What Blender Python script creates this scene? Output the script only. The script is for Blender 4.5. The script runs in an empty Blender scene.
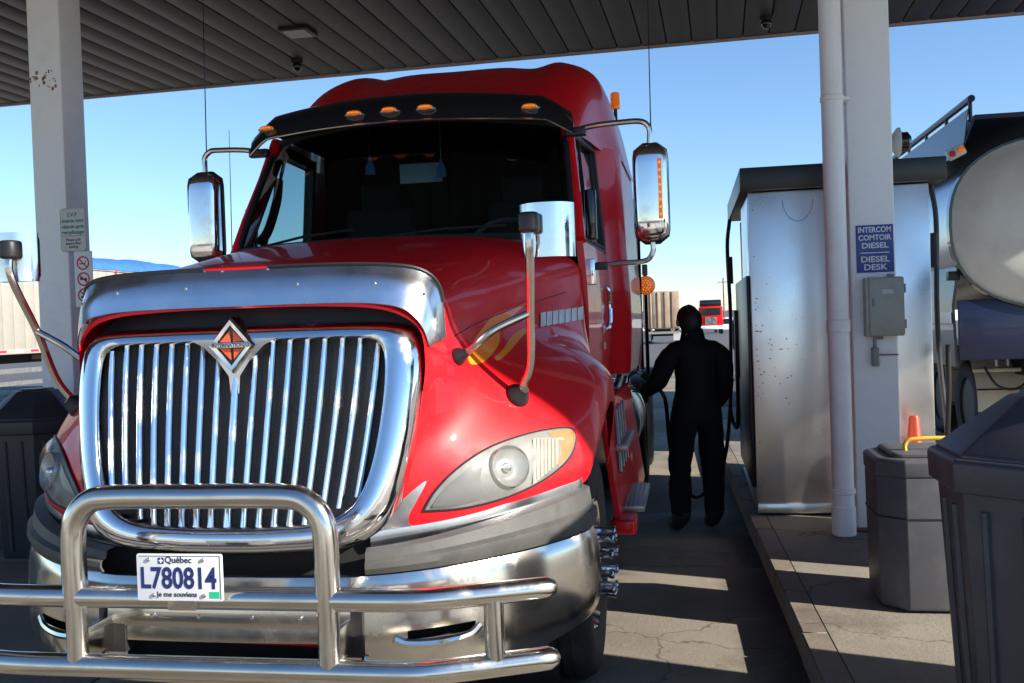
import bpy, bmesh, math, random
from math import radians, sin, cos, pi, sqrt, atan2
from mathutils import Vector, Matrix
from mathutils.bvhtree import BVHTree
from mathutils.geometry import delaunay_2d_cdt
random.seed(7)
S = bpy.context.scene
COL = S.collection
# ------------------------------------------------------------------ camera
F, CX, CY, CAMH = 1000.0, 512.0, 341.5, 1.66
YAW, PIT, ROL = radians(10.1), radians(-1.0), radians(2.0)
cf = Vector((-sin(YAW)*cos(PIT), cos(YAW)*cos(PIT), sin(PIT)))
r0 = cf.cross(Vector((0, 0, 1))).normalized(); u0 = r0.cross(cf)
cr = r0*cos(ROL)-u0*sin(ROL); cu = cr.cross(cf)
CAM = Vector((0, 0, CAMH))
cam = bpy.data.cameras.new('camera'); camo = bpy.data.objects.new('camera', cam); COL.objects.link(camo)
cam.sensor_width = 36; cam.lens = 36*F/1024; cam.clip_end = 6000; cam.clip_start = 0.05
m = Matrix((cr, cu, -cf)).transposed().to_4x4(); m.translation = CAM
camo.matrix_world = m; S.camera = camo
def ray(px, py): return cf+cr*((px-CX)/F)-cu*((py-CY)/F)
def atY(px, py, Y):
    d = ray(px, py); return CAM+d*(Y/d.y)
# ------------------------------------------------------------------ light
SUNV = Vector((-1, .32, -.55)).normalized()
w = bpy.data.worlds.new('World'); S.world = w; w.use_nodes = True
nt = w.node_tree; bg = nt.nodes['Background']
sky = nt.nodes.new('ShaderNodeTexSky'); sky.sky_type = 'NISHITA'; sky.sun_disc = False
sky.sun_elevation = math.asin(-SUNV.z); sky.sun_rotation = atan2(-SUNV.x, -SUNV.y)
sky.air_density = 1.0; sky.dust_density = 0.0; sky.ozone_density = 5.5
nt.links.new(sky.outputs[0], bg.inputs[0]); bg.inputs[1].default_value = 0.085
sl = bpy.data.lights.new('sun', 'SUN'); so = bpy.data.objects.new('sun', sl); COL.objects.link(so)
sl.energy = 5.0; sl.angle = radians(.53); sl.color = (1, .93, .82)
so.rotation_euler = SUNV.to_track_quat('-Z', 'Y').to_euler(); so.location = (20, -8, 14)
S.view_settings.view_transform = 'Standard'; S.view_settings.look = 'None'
S.view_settings.exposure = 1.25; S.view_settings.gamma = 1
# ------------------------------------------------------------------ mesh helpers
class B:
    def __init__(s): s.v = []; s.f = []; s.m = []
    def add(s, vs, fs, mi=0):
        o = len(s.v); s.v += [tuple(p) for p in vs]
        for f in fs: s.f.append([i+o for i in f]); s.m.append(mi)
        return s
    def box(s, c, d, bev=0, rot=None, mi=0, seg=2):
        bm = bmesh.new(); bmesh.ops.create_cube(bm, size=1)
        for q in bm.verts: q.co = Vector((q.co.x*d[0], q.co.y*d[1], q.co.z*d[2]))
        if bev: bmesh.ops.bevel(bm, geom=bm.edges[:], offset=bev, segments=seg, affect='EDGES', profile=.5)
        R = rot or Matrix.Identity(3); c = Vector(c)
        bm.verts.index_update()
        s.add([R @ q.co+c for q in bm.verts], [[q.index for q in f.verts] for f in bm.faces], mi); bm.free(); return s
    def rbox(s, c, d, r, rot=None, mi=0, seg=5, ax=2):
        # box with the four edges along axis ax strongly rounded, the others softly
        bm = bmesh.new(); bmesh.ops.create_cube(bm, size=1)
        for q in bm.verts: q.co = Vector((q.co.x*d[0], q.co.y*d[1], q.co.z*d[2]))
        ed = [e for e in bm.edges if abs((e.verts[0].co-e.verts[1].co)[ax]) > 1e-6]
        bmesh.ops.bevel(bm, geom=ed, offset=r, segments=seg, affect='EDGES', profile=.5)
        ed = [e for e in bm.edges if len(e.link_faces) == 2 and e.calc_face_angle() > 1.2]
        bmesh.ops.bevel(bm, geom=ed, offset=r*.35, segments=3, affect='EDGES', profile=.5)
        R = rot or Matrix.Identity(3); c = Vector(c); bm.verts.index_update()
        s.add([R @ q.co+c for q in bm.verts], [[q.index for q in f.verts] for f in bm.faces], mi); bm.free(); return s
    def tube(s, path, r, n=12, cap=True, rnd=False, mi=0):
        P = [Vector(p) for p in path]; N = len(P)
        R = list(r) if isinstance(r, (list, tuple)) else [r]*N
        if rnd:
            d0 = (P[0]-P[1]).normalized(); d1 = (P[-1]-P[-2]).normalized(); a, b = R[0], R[-1]
            P = [P[0]+d0*a*.95, P[0]+d0*a*.75]+P+[P[-1]+d1*b*.75, P[-1]+d1*b*.95]
            R = [a*.3, a*.66]+R+[b*.66, b*.3]; N += 4
        T = [(P[min(i+1, N-1)]-P[max(i-1, 0)]).normalized() for i in range(N)]
        ref = Vector((0, 0, 1)) if abs(T[0].z) < .9 else Vector((1, 0, 0))
        nrm = T[0].cross(ref).normalized(); vs = []
        for i in range(N):
            nrm = (nrm-T[i]*nrm.dot(T[i])).normalized(); bn = T[i].cross(nrm)
            for k in range(n):
                a = 2*pi*k/n; vs.append(P[i]+(nrm*cos(a)+bn*sin(a))*R[i])
        fs = [[i*n+k, i*n+(k+1) % n, (i+1)*n+(k+1) % n, (i+1)*n+k] for i in range(N-1) for k in range(n)]
        if cap: fs += [list(range(n))[::-1], [(N-1)*n+k for k in range(n)]]
        return s.add(vs, fs, mi)
    def cyl(s, a, b, r, r2=None, n=20, mi=0): return s.tube([a, b], [r, r if r2 is None else r2], n, mi=mi)
    def lathe(s, prof, o=(0, 0, 0), ax='x', n=32, mi=0, cap=True):
        # prof = [(radius, along)]
        vs = []
        for r, t in prof:
            for k in range(n):
                a = 2*pi*k/n; c1, c2 = r*cos(a), r*sin(a)
                p = {'x': (t, c1, c2), 'y': (c2, t, c1), 'z': (c1, c2, t)}[ax]
                vs.append((p[0]+o[0], p[1]+o[1], p[2]+o[2]))
        M = len(prof)
        fs = [[i*n+k, i*n+(k+1) % n, (i+1)*n+(k+1) % n, (i+1)*n+k] for i in range(M-1) for k in range(n)]
        if cap: fs += [list(range(n))[::-1], [(M-1)*n+k for k in range(n)]]
        return s.add(vs, fs, mi)
    def grid(s, rows, mi=0, closed=False, flip=False):
        n = len(rows[0]); vs = [p for r in rows for p in r]; fs = []
        for i in range(len(rows)-1):
            for k in range(n if closed else n-1):
                q = [i*n+k, i*n+(k+1) % n, (i+1)*n+(k+1) % n, (i+1)*n+k]; fs.append(q[::-1] if flip else q)
        return s.add(vs, fs, mi)
    def slab(s, rows, off, mi=0):
        # closed sheet: grid + the same grid moved by off, edges closed
        o = Vector(off); n = len(rows[0]); M = len(rows)
        r2 = [[Vector(p)+o for p in r] for r in rows]
        s.grid(rows, mi); s.grid(r2, mi, flip=True)
        b = len(s.v)-2*n*M
        edge = [k for k in range(n)]+[i*n+n-1 for i in range(1, M)]+[(M-1)*n+k for k in range(n-2, -1, -1)]+[i*n for i in range(M-2, 0, -1)]
        for a, c in zip(edge, edge[1:]+edge[:1]): s.f.append([b+c, b+a, b+a+n*M, b+c+n*M]); s.m.append(mi)
        return s
    def prism(s, poly, off, mi=0):
        n = len(poly); o = Vector(off); P = [Vector(p) for p in poly]
        return s.add(P+[p+o for p in P], [list(range(n)), [n+k for k in range(n)][::-1]]+[[(k+1) % n, k, n+k, n+(k+1) % n] for k in range(n)], mi)
    def ball(s, c, r, n=16, mi=0):
        rr = r if isinstance(r, (tuple, list)) else (r, r, r); vs = []; fs = []; h = n//2
        for i in range(h+1):
            t = pi*i/h
            for k in range(n):
                a = 2*pi*k/n; vs.append((c[0]+rr[0]*sin(t)*cos(a), c[1]+rr[1]*sin(t)*sin(a), c[2]+rr[2]*cos(t)))
        fs = [[i*n+k, i*n+(k+1) % n, (i+1)*n+(k+1) % n, (i+1)*n+k] for i in range(h) for k in range(n)]
        return s.add(vs, fs, mi)
    def flipx(s):
        t = B(); t.v = [(-x, y, z) for x, y, z in s.v]; t.f = [f[::-1] for f in s.f]; t.m = s.m[:]; return t
    def xf(s, M):
        s.v = [tuple(M @ Vector(p)) for p in s.v]; return s
def mesh(name, b, mats, ang=35, weld=True):
    me = bpy.data.meshes.new(name); me.from_pydata(b.v, [], b.f)
    for q in (mats if isinstance(mats, list) else [mats]): me.materials.append(q)
    me.polygons.foreach_set('material_index', b.m)
    bm = bmesh.new(); bm.from_mesh(me)
    if weld: bmesh.ops.remove_doubles(bm, verts=bm.verts, dist=1e-5)
    bmesh.ops.recalc_face_normals(bm, faces=bm.faces)
    A = radians(ang)
    for f in bm.faces: f.smooth = True
    for e in bm.edges:
        if len(e.link_faces) == 2 and e.calc_face_angle(0) > A: e.smooth = False
    bm.to_mesh(me); bm.free(); return me
def obj(name, b, mats, parent=None, loc=None, ang=35, weld=True):
    me = b if isinstance(b, bpy.types.Mesh) else mesh(name, b, mats, ang, weld)
    o = bpy.data.objects.new(name, me); COL.objects.link(o)
    if parent: o.parent = parent
    if loc: o.location = loc
    return o
def tag(o, label=None, cat=None, group=None, kind=None):
    for k, q in (('label', label), ('category', cat), ('group', group), ('kind', kind)):
        if q: o[k] = q
    return o
def thing(name, loc, label, cat, group=None, rz=0):
    o = bpy.data.objects.new(name, None); COL.objects.link(o); o.location = loc; o.rotation_euler.z = rz
    o.empty_display_size = .2
    return tag(o, label, cat, group)
def cpy(o, parent=None):
    c = o.copy(); COL.objects.link(c); c.parent = parent
    for ch in [q for q in bpy.data.objects if q.parent == o]: cpy(ch, c)
    return c
def txt(body, size, depth=.001, align='CENTER', bold=0, sx=1, spacing=1):
    cu_ = bpy.data.curves.new('t', 'FONT'); cu_.body = body; cu_.size = size; cu_.extrude = depth
    cu_.align_x = align; cu_.align_y = 'CENTER'; cu_.offset = bold; cu_.space_line = spacing; cu_.resolution_u = 3
    o = bpy.data.objects.new('t', cu_); COL.objects.link(o)
    dg = bpy.context.evaluated_depsgraph_get(); me = bpy.data.meshes.new_from_object(o.evaluated_get(dg))
    b = B(); b.add([(p.co.x*sx, -p.co.z, p.co.y) for p in me.vertices], [list(p.vertices) for p in me.polygons])
    bpy.data.objects.remove(o); bpy.data.curves.remove(cu_); bpy.data.meshes.remove(me)
    return b            # faces -Y, centred on the origin
def crs(P, n):
    # Catmull-Rom through P, n samples, chord parameter
    P = [Vector(p) for p in P]; t = [0]
    for a, b in zip(P, P[1:]): t.append(t[-1]+max((b-a).length, 1e-6)**.75)
    out = []
    for i in range(n):
        q = t[-1]*i/(n-1); k = 0
        while k < len(P)-2 and q > t[k+1]: k += 1
        h = t[k+1]-t[k]; x = (q-t[k])/h
        def tan(j):
            if j == 0: return (P[1]-P[0])/(t[1]-t[0])
            if j == len(P)-1: return (P[-1]-P[-2])/(t[-1]-t[-2])
            return (P[j+1]-P[j-1])/(t[j+1]-t[j-1])
        x2, x3 = x*x, x*x*x
        out.append(P[k]*(2*x3-3*x2+1)+tan(k)*h*(x3-2*x2+x)+P[k+1]*(3*x2-2*x3)+tan(k+1)*h*(x3-x2))
    return out
def surf(rows, nu, nv):
    a = [crs(r, nu) for r in rows]
    return [crs([r[i] for r in a], nv) for i in range(nu)]
# ------------------------------------------------------------------ materials
def mat(name, col, rough=.5, metal=0, coat=0, var=0, vscale=4, bump=0, bscale=60, dirt=None, dscale=2.5, damt=.5, rvar=0, trans=0, ior=1.45, emit=None, estr=0, alpha=1, aniso=None, stretch=None, coatr=.04, spec=.5):
    M = bpy.data.materials.new(name); M.use_nodes = True; t = M.node_tree; N = t.nodes; p = N['Principled BSDF']; K = t.links.new
    p.inputs['Base Color'].default_value = (*col, 1); p.inputs['Roughness'].default_value = rough
    p.inputs['Metallic'].default_value = metal; p.inputs['Coat Weight'].default_value = coat; p.inputs['Coat Roughness'].default_value = coatr
    p.inputs['Specular IOR Level'].default_value = spec; p.inputs['Transmission Weight'].default_value = trans; p.inputs['IOR'].default_value = ior; p.inputs['Alpha'].default_value = alpha
    if emit: p.inputs['Emission Color'].default_value = (*emit, 1); p.inputs['Emission Strength'].default_value = estr
    tc = N.new('ShaderNodeTexCoord'); co = tc.outputs['Object']
    if stretch:
        mp = N.new('ShaderNodeMapping'); mp.inputs['Scale'].default_value = stretch; K(co, mp.inputs[0]); co2 = mp.outputs[0]
    else: co2 = co
    cur = None
    if var:
        n = N.new('ShaderNodeTexNoise'); n.inputs['Scale'].default_value = vscale; n.inputs['Detail'].default_value = 6; K(co2, n.inputs[0])
        mr = N.new('ShaderNodeMapRange'); mr.inputs[1].default_value = .3; mr.inputs[2].default_value = .7; mr.inputs[3].default_value = 1-var; mr.inputs[4].default_value = 1+var*.6; K(n.outputs[0], mr.inputs[0])
        mx = N.new('ShaderNodeMix'); mx.data_type = 'RGBA'; mx.blend_type = 'MULTIPLY'; mx.inputs[0].default_value = 1
        mx.inputs[6].default_value = (*col, 1); K(mr.outputs[0], mx.inputs[7]); cur = mx.outputs[2]; K(cur, p.inputs['Base Color'])
    if dirt:
        n = N.new('ShaderNodeTexNoise'); n.inputs['Scale'].default_value = dscale; n.inputs['Detail'].default_value = 8; n.inputs['Roughness'].default_value = .65; K(co, n.inputs[0])
        mr = N.new('ShaderNodeMapRange'); mr.inputs[1].default_value = .48; mr.inputs[2].default_value = .72; mr.inputs[3].default_value = 0; mr.inputs[4].default_value = damt; K(n.outputs[0], mr.inputs[0])
        mx = N.new('ShaderNodeMix'); mx.data_type = 'RGBA'; K(mr.outputs[0], mx.inputs[0]); mx.inputs[7].default_value = (*dirt, 1)
        if cur: K(cur, mx.inputs[6])
        else: mx.inputs[6].default_value = (*col, 1)
        K(mx.outputs[2], p.inputs['Base Color'])
        if rvar:
            m2 = N.new('ShaderNodeMapRange'); m2.inputs[1].default_value = 0; m2.inputs[2].default_value = damt; m2.inputs[3].default_value = rough; m2.inputs[4].default_value = min(1, rough+rvar); K(mr.outputs[0], m2.inputs[0]); K(m2.outputs[0], p.inputs['Roughness'])
    elif rvar:
        n = N.new('ShaderNodeTexNoise'); n.inputs['Scale'].default_value = vscale*1.7; n.inputs['Detail'].default_value = 7; K(co2, n.inputs[0])
        m2 = N.new('ShaderNodeMapRange'); m2.inputs[1].default_value = .35; m2.inputs[2].default_value = .7; m2.inputs[3].default_value = rough; m2.inputs[4].default_value = min(1, rough+rvar); K(n.outputs[0], m2.inputs[0]); K(m2.outputs[0], p.inputs['Roughness'])
    if bump:
        n = N.new('ShaderNodeTexNoise'); n.inputs['Scale'].default_value = bscale; n.inputs['Detail'].default_value = 5; K(co2, n.inputs[0])
        bp = N.new('ShaderNodeBump'); bp.inputs['Strength'].default_value = bump; bp.inputs['Distance'].default_value = .01; K(n.outputs[0], bp.inputs['Height']); K(bp.outputs[0], p.inputs['Normal'])
    return M
M = {}
M['red'] = mat('red_paint', (.70, .006, .012), .40, 0, .36, spec=.2, bump=.02, bscale=9, dirt=(.30, .03, .03), dscale=7, damt=.18, rvar=.12)
M['chrome'] = mat('chrome', (.80, .80, .82), .06, 1, dirt=(.50, .47, .43), dscale=6, damt=.35, rvar=.25)
M['steel'] = mat('polished_steel_tube', (.66, .64, .60), .17, 1, var=.1, vscale=5, rvar=.16, dirt=(.42, .37, .31), dscale=9, damt=.4)
M['bumper'] = mat('bumper_steel', (.62, .60, .56), .16, 1, var=.08, vscale=3, dirt=(.45, .39, .31), dscale=4, damt=.6, rvar=.25)
M['deflector'] = mat('deflector_steel', (.72, .74, .78), .20, 1, var=.06, vscale=5, rvar=.08)
M['grey_plastic'] = mat('weathered_grey_plastic', (.068, .066, .062), .55, var=.25, vscale=6, bump=.15, bscale=180, dirt=(.13, .12, .11), dscale=8, damt=.4)
M['black_plastic'] = mat('black_plastic', (.016, .016, .018), .42, bump=.08, bscale=250)
M['gloss_black'] = mat('gloss_black', (.010, .010, .012), .12, coat=.5)
M['rubber'] = mat('rubber', (.018, .018, .019), .75, var=.3, vscale=10, bump=.2, bscale=90, dirt=(.07, .065, .06), damt=.5)
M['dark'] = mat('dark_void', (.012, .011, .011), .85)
M['interior'] = mat('cab_interior', (.022, .021, .021), .8, var=.2)
M['interior_grey'] = mat('cab_trim_grey', (.12, .12, .115), .7)
M['white_paint'] = mat('white_painted_steel', (.86, .86, .88), .38, var=.06, vscale=3, bump=.05, bscale=30, dirt=(.48, .44, .40), dscale=3, damt=.30)
M['pvc'] = mat('white_pvc', (.84, .82, .83), .35, dirt=(.50, .46, .44), dscale=4, damt=.3)
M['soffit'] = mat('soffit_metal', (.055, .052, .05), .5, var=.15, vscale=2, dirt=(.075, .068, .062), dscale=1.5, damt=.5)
M['fascia'] = mat('fascia_metal', (.30, .26, .26), .35, var=.05)
M['amber'] = mat('amber_lens', (.85, .20, .01), .15, coat=.6, emit=(1, .22, .02), estr=.12)
M['amber_led'] = mat('amber_led', (1, .34, .03), .2, emit=(1, .28, .02), estr=.4)
M['amber_lens2'] = mat('amber_signal_lens', (.66, .16, .012), .12, coat=.7)
M['plate'] = mat('plate_white', (.78, .78, .80), .35, dirt=(.62, .6, .56), dscale=30, damt=.3)
M['plate_blue'] = mat('plate_blue', (.015, .025, .12), .4)
M['plate_green'] = mat('sticker_green', (.02, .48, .24), .4)
M['em_red'] = mat('emblem_orange', (.80, .10, .03), .25, coat=.6)
M['orange_decal'] = mat('flame_decal', (.95, .24, .012), .3, coat=.6)
M['white_decal'] = mat('white_decal', (.68, .68, .68), .3, coat=.6)
M['seam'] = mat('seam_shadow', (.05, .002, .003), .6)
M['mesh'] = mat('grille_screen', (.022, .021, .020), .6)
M['tank'] = mat('brushed_aluminium', (.60, .60, .61), .28, 1, var=.15, vscale=4, stretch=(1, 1, 12), rvar=.1)
M['tread'] = mat('tread_aluminium', (.36, .35, .34), .42, .8, var=.2, vscale=9)
M['stainless'] = mat('cabinet_stainless', (.90, .89, .88), .27, 1, var=.05, vscale=1.6, rvar=.12, bump=.08, bscale=1.3)
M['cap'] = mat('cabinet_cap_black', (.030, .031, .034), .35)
M['hose'] = mat('black_hose', (.014, .014, .015), .45)
M['sign_blue'] = mat('sign_blue', (.035, .065, .30), .35)
M['sign_white'] = mat('sign_white', (.72, .72, .72), .45)
M['sign_pale'] = mat('sign_pale', (.55, .55, .53), .45, dirt=(.42, .41, .39), dscale=20, damt=.3)
M['sign_green'] = mat('sign_green', (.03, .22, .13), .5)
M['sign_red'] = mat('sign_red', (.55, .015, .06), .45)
M['sign_black'] = mat('sign_black', (.03, .03, .03), .5)
M['ebox'] = mat('electrical_box_paint', (.36, .38, .34), .45, var=.08, dirt=(.22, .2, .17), dscale=9, damt=.4)
M['conduit'] = mat('conduit_grey', (.22, .23, .25), .45)
M['bin_grey'] = mat('bin_grey_plastic', (.085, .085, .095), .45, var=.08, bump=.06, bscale=200, dirt=(.2, .19, .18), dscale=7, damt=.25)
M['bin_blue'] = mat('bin_slate_plastic', (.034, .038, .050), .42, var=.1, bump=.05, bscale=220, dirt=(.10, .10, .10), dscale=5, damt=.3)
M['bin_dark'] = mat('bin_dark_plastic', (.035, .036, .042), .4, var=.1, bump=.05, bscale=200)
M['yellow'] = mat('yellow_handle', (.75, .45, .05), .4)
M['cone'] = mat('cone_orange', (.36, .03, .006), .45, dirt=(.16, .04, .02), dscale=14, damt=.5)
M['tanker_white'] = mat('tanker_white', (.60, .60, .59), .35, coat=.3, var=.05, dirt=(.42, .39, .34), dscale=3, damt=.4)
M['tanker_side'] = mat('tanker_polished', (.52, .55, .60), .28, .9, var=.06, dirt=(.35, .33, .30), dscale=2, damt=.4)
M['tanker_blue'] = mat('tanker_navy', (.008, .014, .055), .35, coat=.3, dirt=(.03, .03, .04), damt=.3)
M['fender'] = mat('beige_fender', (.42, .38, .30), .5, dirt=(.30, .26, .2), dscale=8, damt=.5)
M['trailer'] = mat('trailer_cream', (.29, .275, .24), .45, var=.05, dirt=(.22, .20, .17), dscale=1.5, damt=.35)
M['tarp'] = mat('blue_tarp', (.04, .14, .55), .5, var=.15, bump=.4, bscale=4)
M['container'] = mat('rusty_container', (.42, .33, .24), .6, var=.15, vscale=1.5, dirt=(.28, .16, .09), dscale=1.2, damt=.7)
M['jacket'] = mat('black_jacket', (.006, .006, .007), .8, bump=.5, bscale=25, spec=.25)
M['trouser'] = mat('dark_trousers', (.007, .007, .009), .9, spec=.2, bump=.3, bscale=50)
M['boot'] = mat('boots', (.015, .013, .012), .6)
M['skin'] = mat('skin', (.36, .20, .14), .5)
M['hair'] = mat('hair', (.010, .009, .008), .6)
M['glove'] = mat('glove_tan', (.22, .15, .09), .8)
M['green_nozzle'] = mat('green_nozzle', (.01, .10, .06), .4)
M['rust'] = mat('rust', (.25, .10, .04), .8, var=.3)
def glass(name, tint, rough=0.0, mixf=.9):
    # thin sheet: see-through with a fresnel reflection
    G = bpy.data.materials.new(name); G.use_nodes = True; t = G.node_tree; N = t.nodes; K = t.links.new
    N.remove(N['Principled BSDF']); out = N['Material Output']
    a = N.new('ShaderNodeBsdfTransparent'); a.inputs[0].default_value = (*tint, 1)
    g = N.new('ShaderNodeBsdfGlossy'); g.inputs['Roughness'].default_value = rough
    fr = N.new('ShaderNodeFresnel'); fr.inputs[0].default_value = 1.5
    mx = N.new('ShaderNodeMixShader'); K(fr.outputs[0], mx.inputs[0]); K(a.outputs[0], mx.inputs[1]); K(g.outputs[0], mx.inputs[2]); K(mx.outputs[0], out.inputs[0]); return G
M['glass'] = glass('window_glass', (.50, .58, .56)); M['sideglass'] = glass('side_glass', (.62, .82, .86)); M['lens'] = glass('headlight_lens', (.90, .90, .90), .03)
def mix_mat(name, build):
    m_ = bpy.data.materials.new(name); m_.use_nodes = True; build(m_.node_tree, m_.node_tree.nodes, m_.node_tree.links.new, m_.node_tree.nodes['Principled BSDF']); return m_
def _conc(base, dark, stain, joint=False):
    def f(t, N, K, p):
        tc = N.new('ShaderNodeTexCoord'); g = N.new('ShaderNodeNewGeometry'); co = g.outputs['Position']
        def noise(s, d=8, r=.6):
            n = N.new('ShaderNodeTexNoise'); n.inputs['Scale'].default_value = s; n.inputs['Detail'].default_value = d; n.inputs['Roughness'].default_value = r; K(co, n.inputs[0]); return n.outputs[0]
        def rng(s, a, b, c, d):
            m_ = N.new('ShaderNodeMapRange'); m_.inputs[1].default_value = a; m_.inputs[2].default_value = b; m_.inputs[3].default_value = c; m_.inputs[4].default_value = d; K(s, m_.inputs[0]); return m_.outputs[0]
        def mixc(fac, a, b):
            m_ = N.new('ShaderNodeMix'); m_.data_type = 'RGBA'; K(fac, m_.inputs[0])
            for q, i in ((a, 6), (b, 7)):
                if isinstance(q, tuple): m_.inputs[i].default_value = (*q, 1)
                else: K(q, m_.inputs[i])
            return m_.outputs[2]
        c = mixc(rng(noise(1.3), .35, .65, 0, 1), base, dark)
        c = mixc(rng(noise(.55, 6, .7), .54, .68, 0, .75), c, stain)
        c = mixc(rng(noise(38, 4), .62, .75, 0, .35), c, stain)
        c = mixc(rng(noise(7, 6, .7), .56, .72, 0, .5), c, (base[0]*1.2, base[1]*1.2, base[2]*1.2))
        vo = N.new('ShaderNodeTexVoronoi'); vo.feature = 'DISTANCE_TO_EDGE'; vo.inputs['Scale'].default_value = .55; va = N.new('ShaderNodeVectorMath'); va.operation = 'MULTIPLY_ADD'; nn = N.new('ShaderNodeTexNoise'); nn.inputs['Scale'].default_value = 3; nn.inputs['Detail'].default_value = 5; K(co, nn.inputs[0]); K(nn.outputs['Color'], va.inputs[0]); va.inputs[1].default_value = (.5, .5, .5); K(co, va.inputs[2]); K(va.outputs[0], vo.inputs[0])
        c = mixc(rng(vo.outputs['Distance'], .0, .006, .75, 0), c, (.03, .025, .02))
        c = mixc(rng(noise(4.5, 9, .75), .60, .66, 0, .55), c, stain)
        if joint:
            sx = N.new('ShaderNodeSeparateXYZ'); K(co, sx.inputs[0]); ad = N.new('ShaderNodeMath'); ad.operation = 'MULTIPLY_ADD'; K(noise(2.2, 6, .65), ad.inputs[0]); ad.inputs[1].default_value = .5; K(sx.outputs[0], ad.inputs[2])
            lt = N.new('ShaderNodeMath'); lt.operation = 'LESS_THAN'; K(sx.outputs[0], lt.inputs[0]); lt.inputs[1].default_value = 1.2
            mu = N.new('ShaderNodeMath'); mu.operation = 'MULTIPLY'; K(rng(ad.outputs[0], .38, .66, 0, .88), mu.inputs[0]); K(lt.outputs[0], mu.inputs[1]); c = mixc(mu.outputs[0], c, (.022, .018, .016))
        K(c, p.inputs['Base Color']); p.inputs['Roughness'].default_value = .85
        K(rng(noise(.55, 6, .7), .5, .7, .9, .45), p.inputs['Roughness'])
        b = N.new('ShaderNodeBump'); b.inputs['Strength'].default_value = .5; b.inputs['Distance'].default_value = .008; K(noise(45, 8, .7), b.inputs['Height']); K(b.outputs[0], p.inputs['Normal'])
    return f
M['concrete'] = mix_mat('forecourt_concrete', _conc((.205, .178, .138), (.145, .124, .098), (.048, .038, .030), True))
M['concrete_bounce'] = mix_mat('bounce_concrete', _conc((.52, .48, .41), (.44, .40, .34), (.3, .27, .22)))  # lightened slabs added unseen behind the camera to bounce fill onto the pillars
M['island'] = mix_mat('island_concrete', _conc((.225, .200, .162), (.165, .146, .118), (.08, .066, .053)))
M['asphalt'] = mix_mat('asphalt', _conc((.085, .085, .09), (.065, .066, .07), (.045, .045, .048)))
M['kerb'] = mix_mat('kerb_concrete', _conc((.205, .175, .14), (.145, .115, .092), (.06, .043, .036)))
M['hills'] = mix_mat('bare_hill', _conc((.12, .105, .13), (.09, .085, .115), (.10, .10, .125)))
M['snow'] = mat('snow', (.75, .76, .80), .7, var=.1)
M['field'] = mix_mat('dry_field', _conc((.36, .30, .20), (.28, .23, .16), (.2, .17, .13)))
# ------------------------------------------------------------------ setting
def sheet(name, x0, x1, y0, y1, z, m_, div=1):
    b = B(); b.grid([[(x0+(x1-x0)*i/div, y0+(y1-y0)*j/div, z) for i in range(div+1)] for j in range(div+1)])
    return tag(obj(name, b, m_), kind='structure')
sheet('ground', -2500, 2500, -600, 4200, -.03, M['asphalt'], 8)
fc = B(); fc.box((2, 1, -.020), (92, 70, .012)); forecourt = tag(obj('forecourt', fc, M['asphalt']), kind='structure')
sb = B(); sb.box((0, 0, 0), (3.985, 3.985, .05), .006)
sme = mesh('concrete_slab', sb, M['concrete']); sme2 = mesh('concrete_slab', sb, M['concrete_bounce'])
for i in range(-8, 11):
    for j in range(-8, 8):
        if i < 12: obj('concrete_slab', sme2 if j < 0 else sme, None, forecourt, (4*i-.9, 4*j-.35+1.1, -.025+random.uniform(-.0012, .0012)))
# fuel island: concrete body with kerb stones along its road side
ix = lambda y: .605-.0265*y
isl = B()
y0, y1 = -2.2, 15.0
isl.prism([(ix(y0)+.1275, y0, 0.002), (3.0, y0, 0.002), (3.0, y1, 0.002), (ix(y1)+.1275, y1, 0.002)], (0, 0, .145))
island = tag(obj('fuel_island', isl, M['island']), kind='structure')
y = y0
while y < y1-.1:
    l = 1.18; a, c = y+.0015, y+l-.0015
    k = B(); dx = random.uniform(-.004, .004)
    k.prism([(ix(a)+dx, a, 0.001), (ix(a)+.126, a, 0.001), (ix(c)+.126, c, 0.001), (ix(c)+dx, c, 0.001)], (0, 0, .149))
    bm = bmesh.new(); me = mesh('kerb_stone', k, M['kerb']); bm.from_mesh(me)
    bmesh.ops.bevel(bm, geom=[e for e in bm.edges], offset=.007, segments=2, affect='EDGES'); bm.to_mesh(me); bm.free()
    obj('kerb_stone', me, None, island); y += l
# far land
fb = B(); rows = []
for j, Y in enumerate((330, 520, 800, 1200)):
    rows.append([(X, Y, -.02+[0, .15, .5, 1.5][j]+.3*sin(X*.013+j)*(j > 0)) for X in range(-1600, 1601, 40)])
tag(obj('far_field', fb.grid(rows), M['field']), kind='structure')
def ridge(name, Y, base, amp, seed):
    rnd = random.Random(seed); ph = [(rnd.uniform(.002, .03), rnd.uniform(0, 6), rnd.uniform(.3, 1)) for _ in range(9)]
    rows = [[], [], []]
    for X in range(-1800, 1801, 12):
        h = base+amp*sum(a*sin(f*X+p) for f, p, a in ph)/3+rnd.uniform(-.5, .9)
        rows[0].append((X, Y-60, -2)); rows[1].append((X, Y, max(1, h))); rows[2].append((X, Y+90, -2))
    b = B().grid(rows); tag(obj(name, b, M['hills'], ang=80), kind='structure')
ridge('hills', 1500, 15, 4.5, 3)
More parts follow.
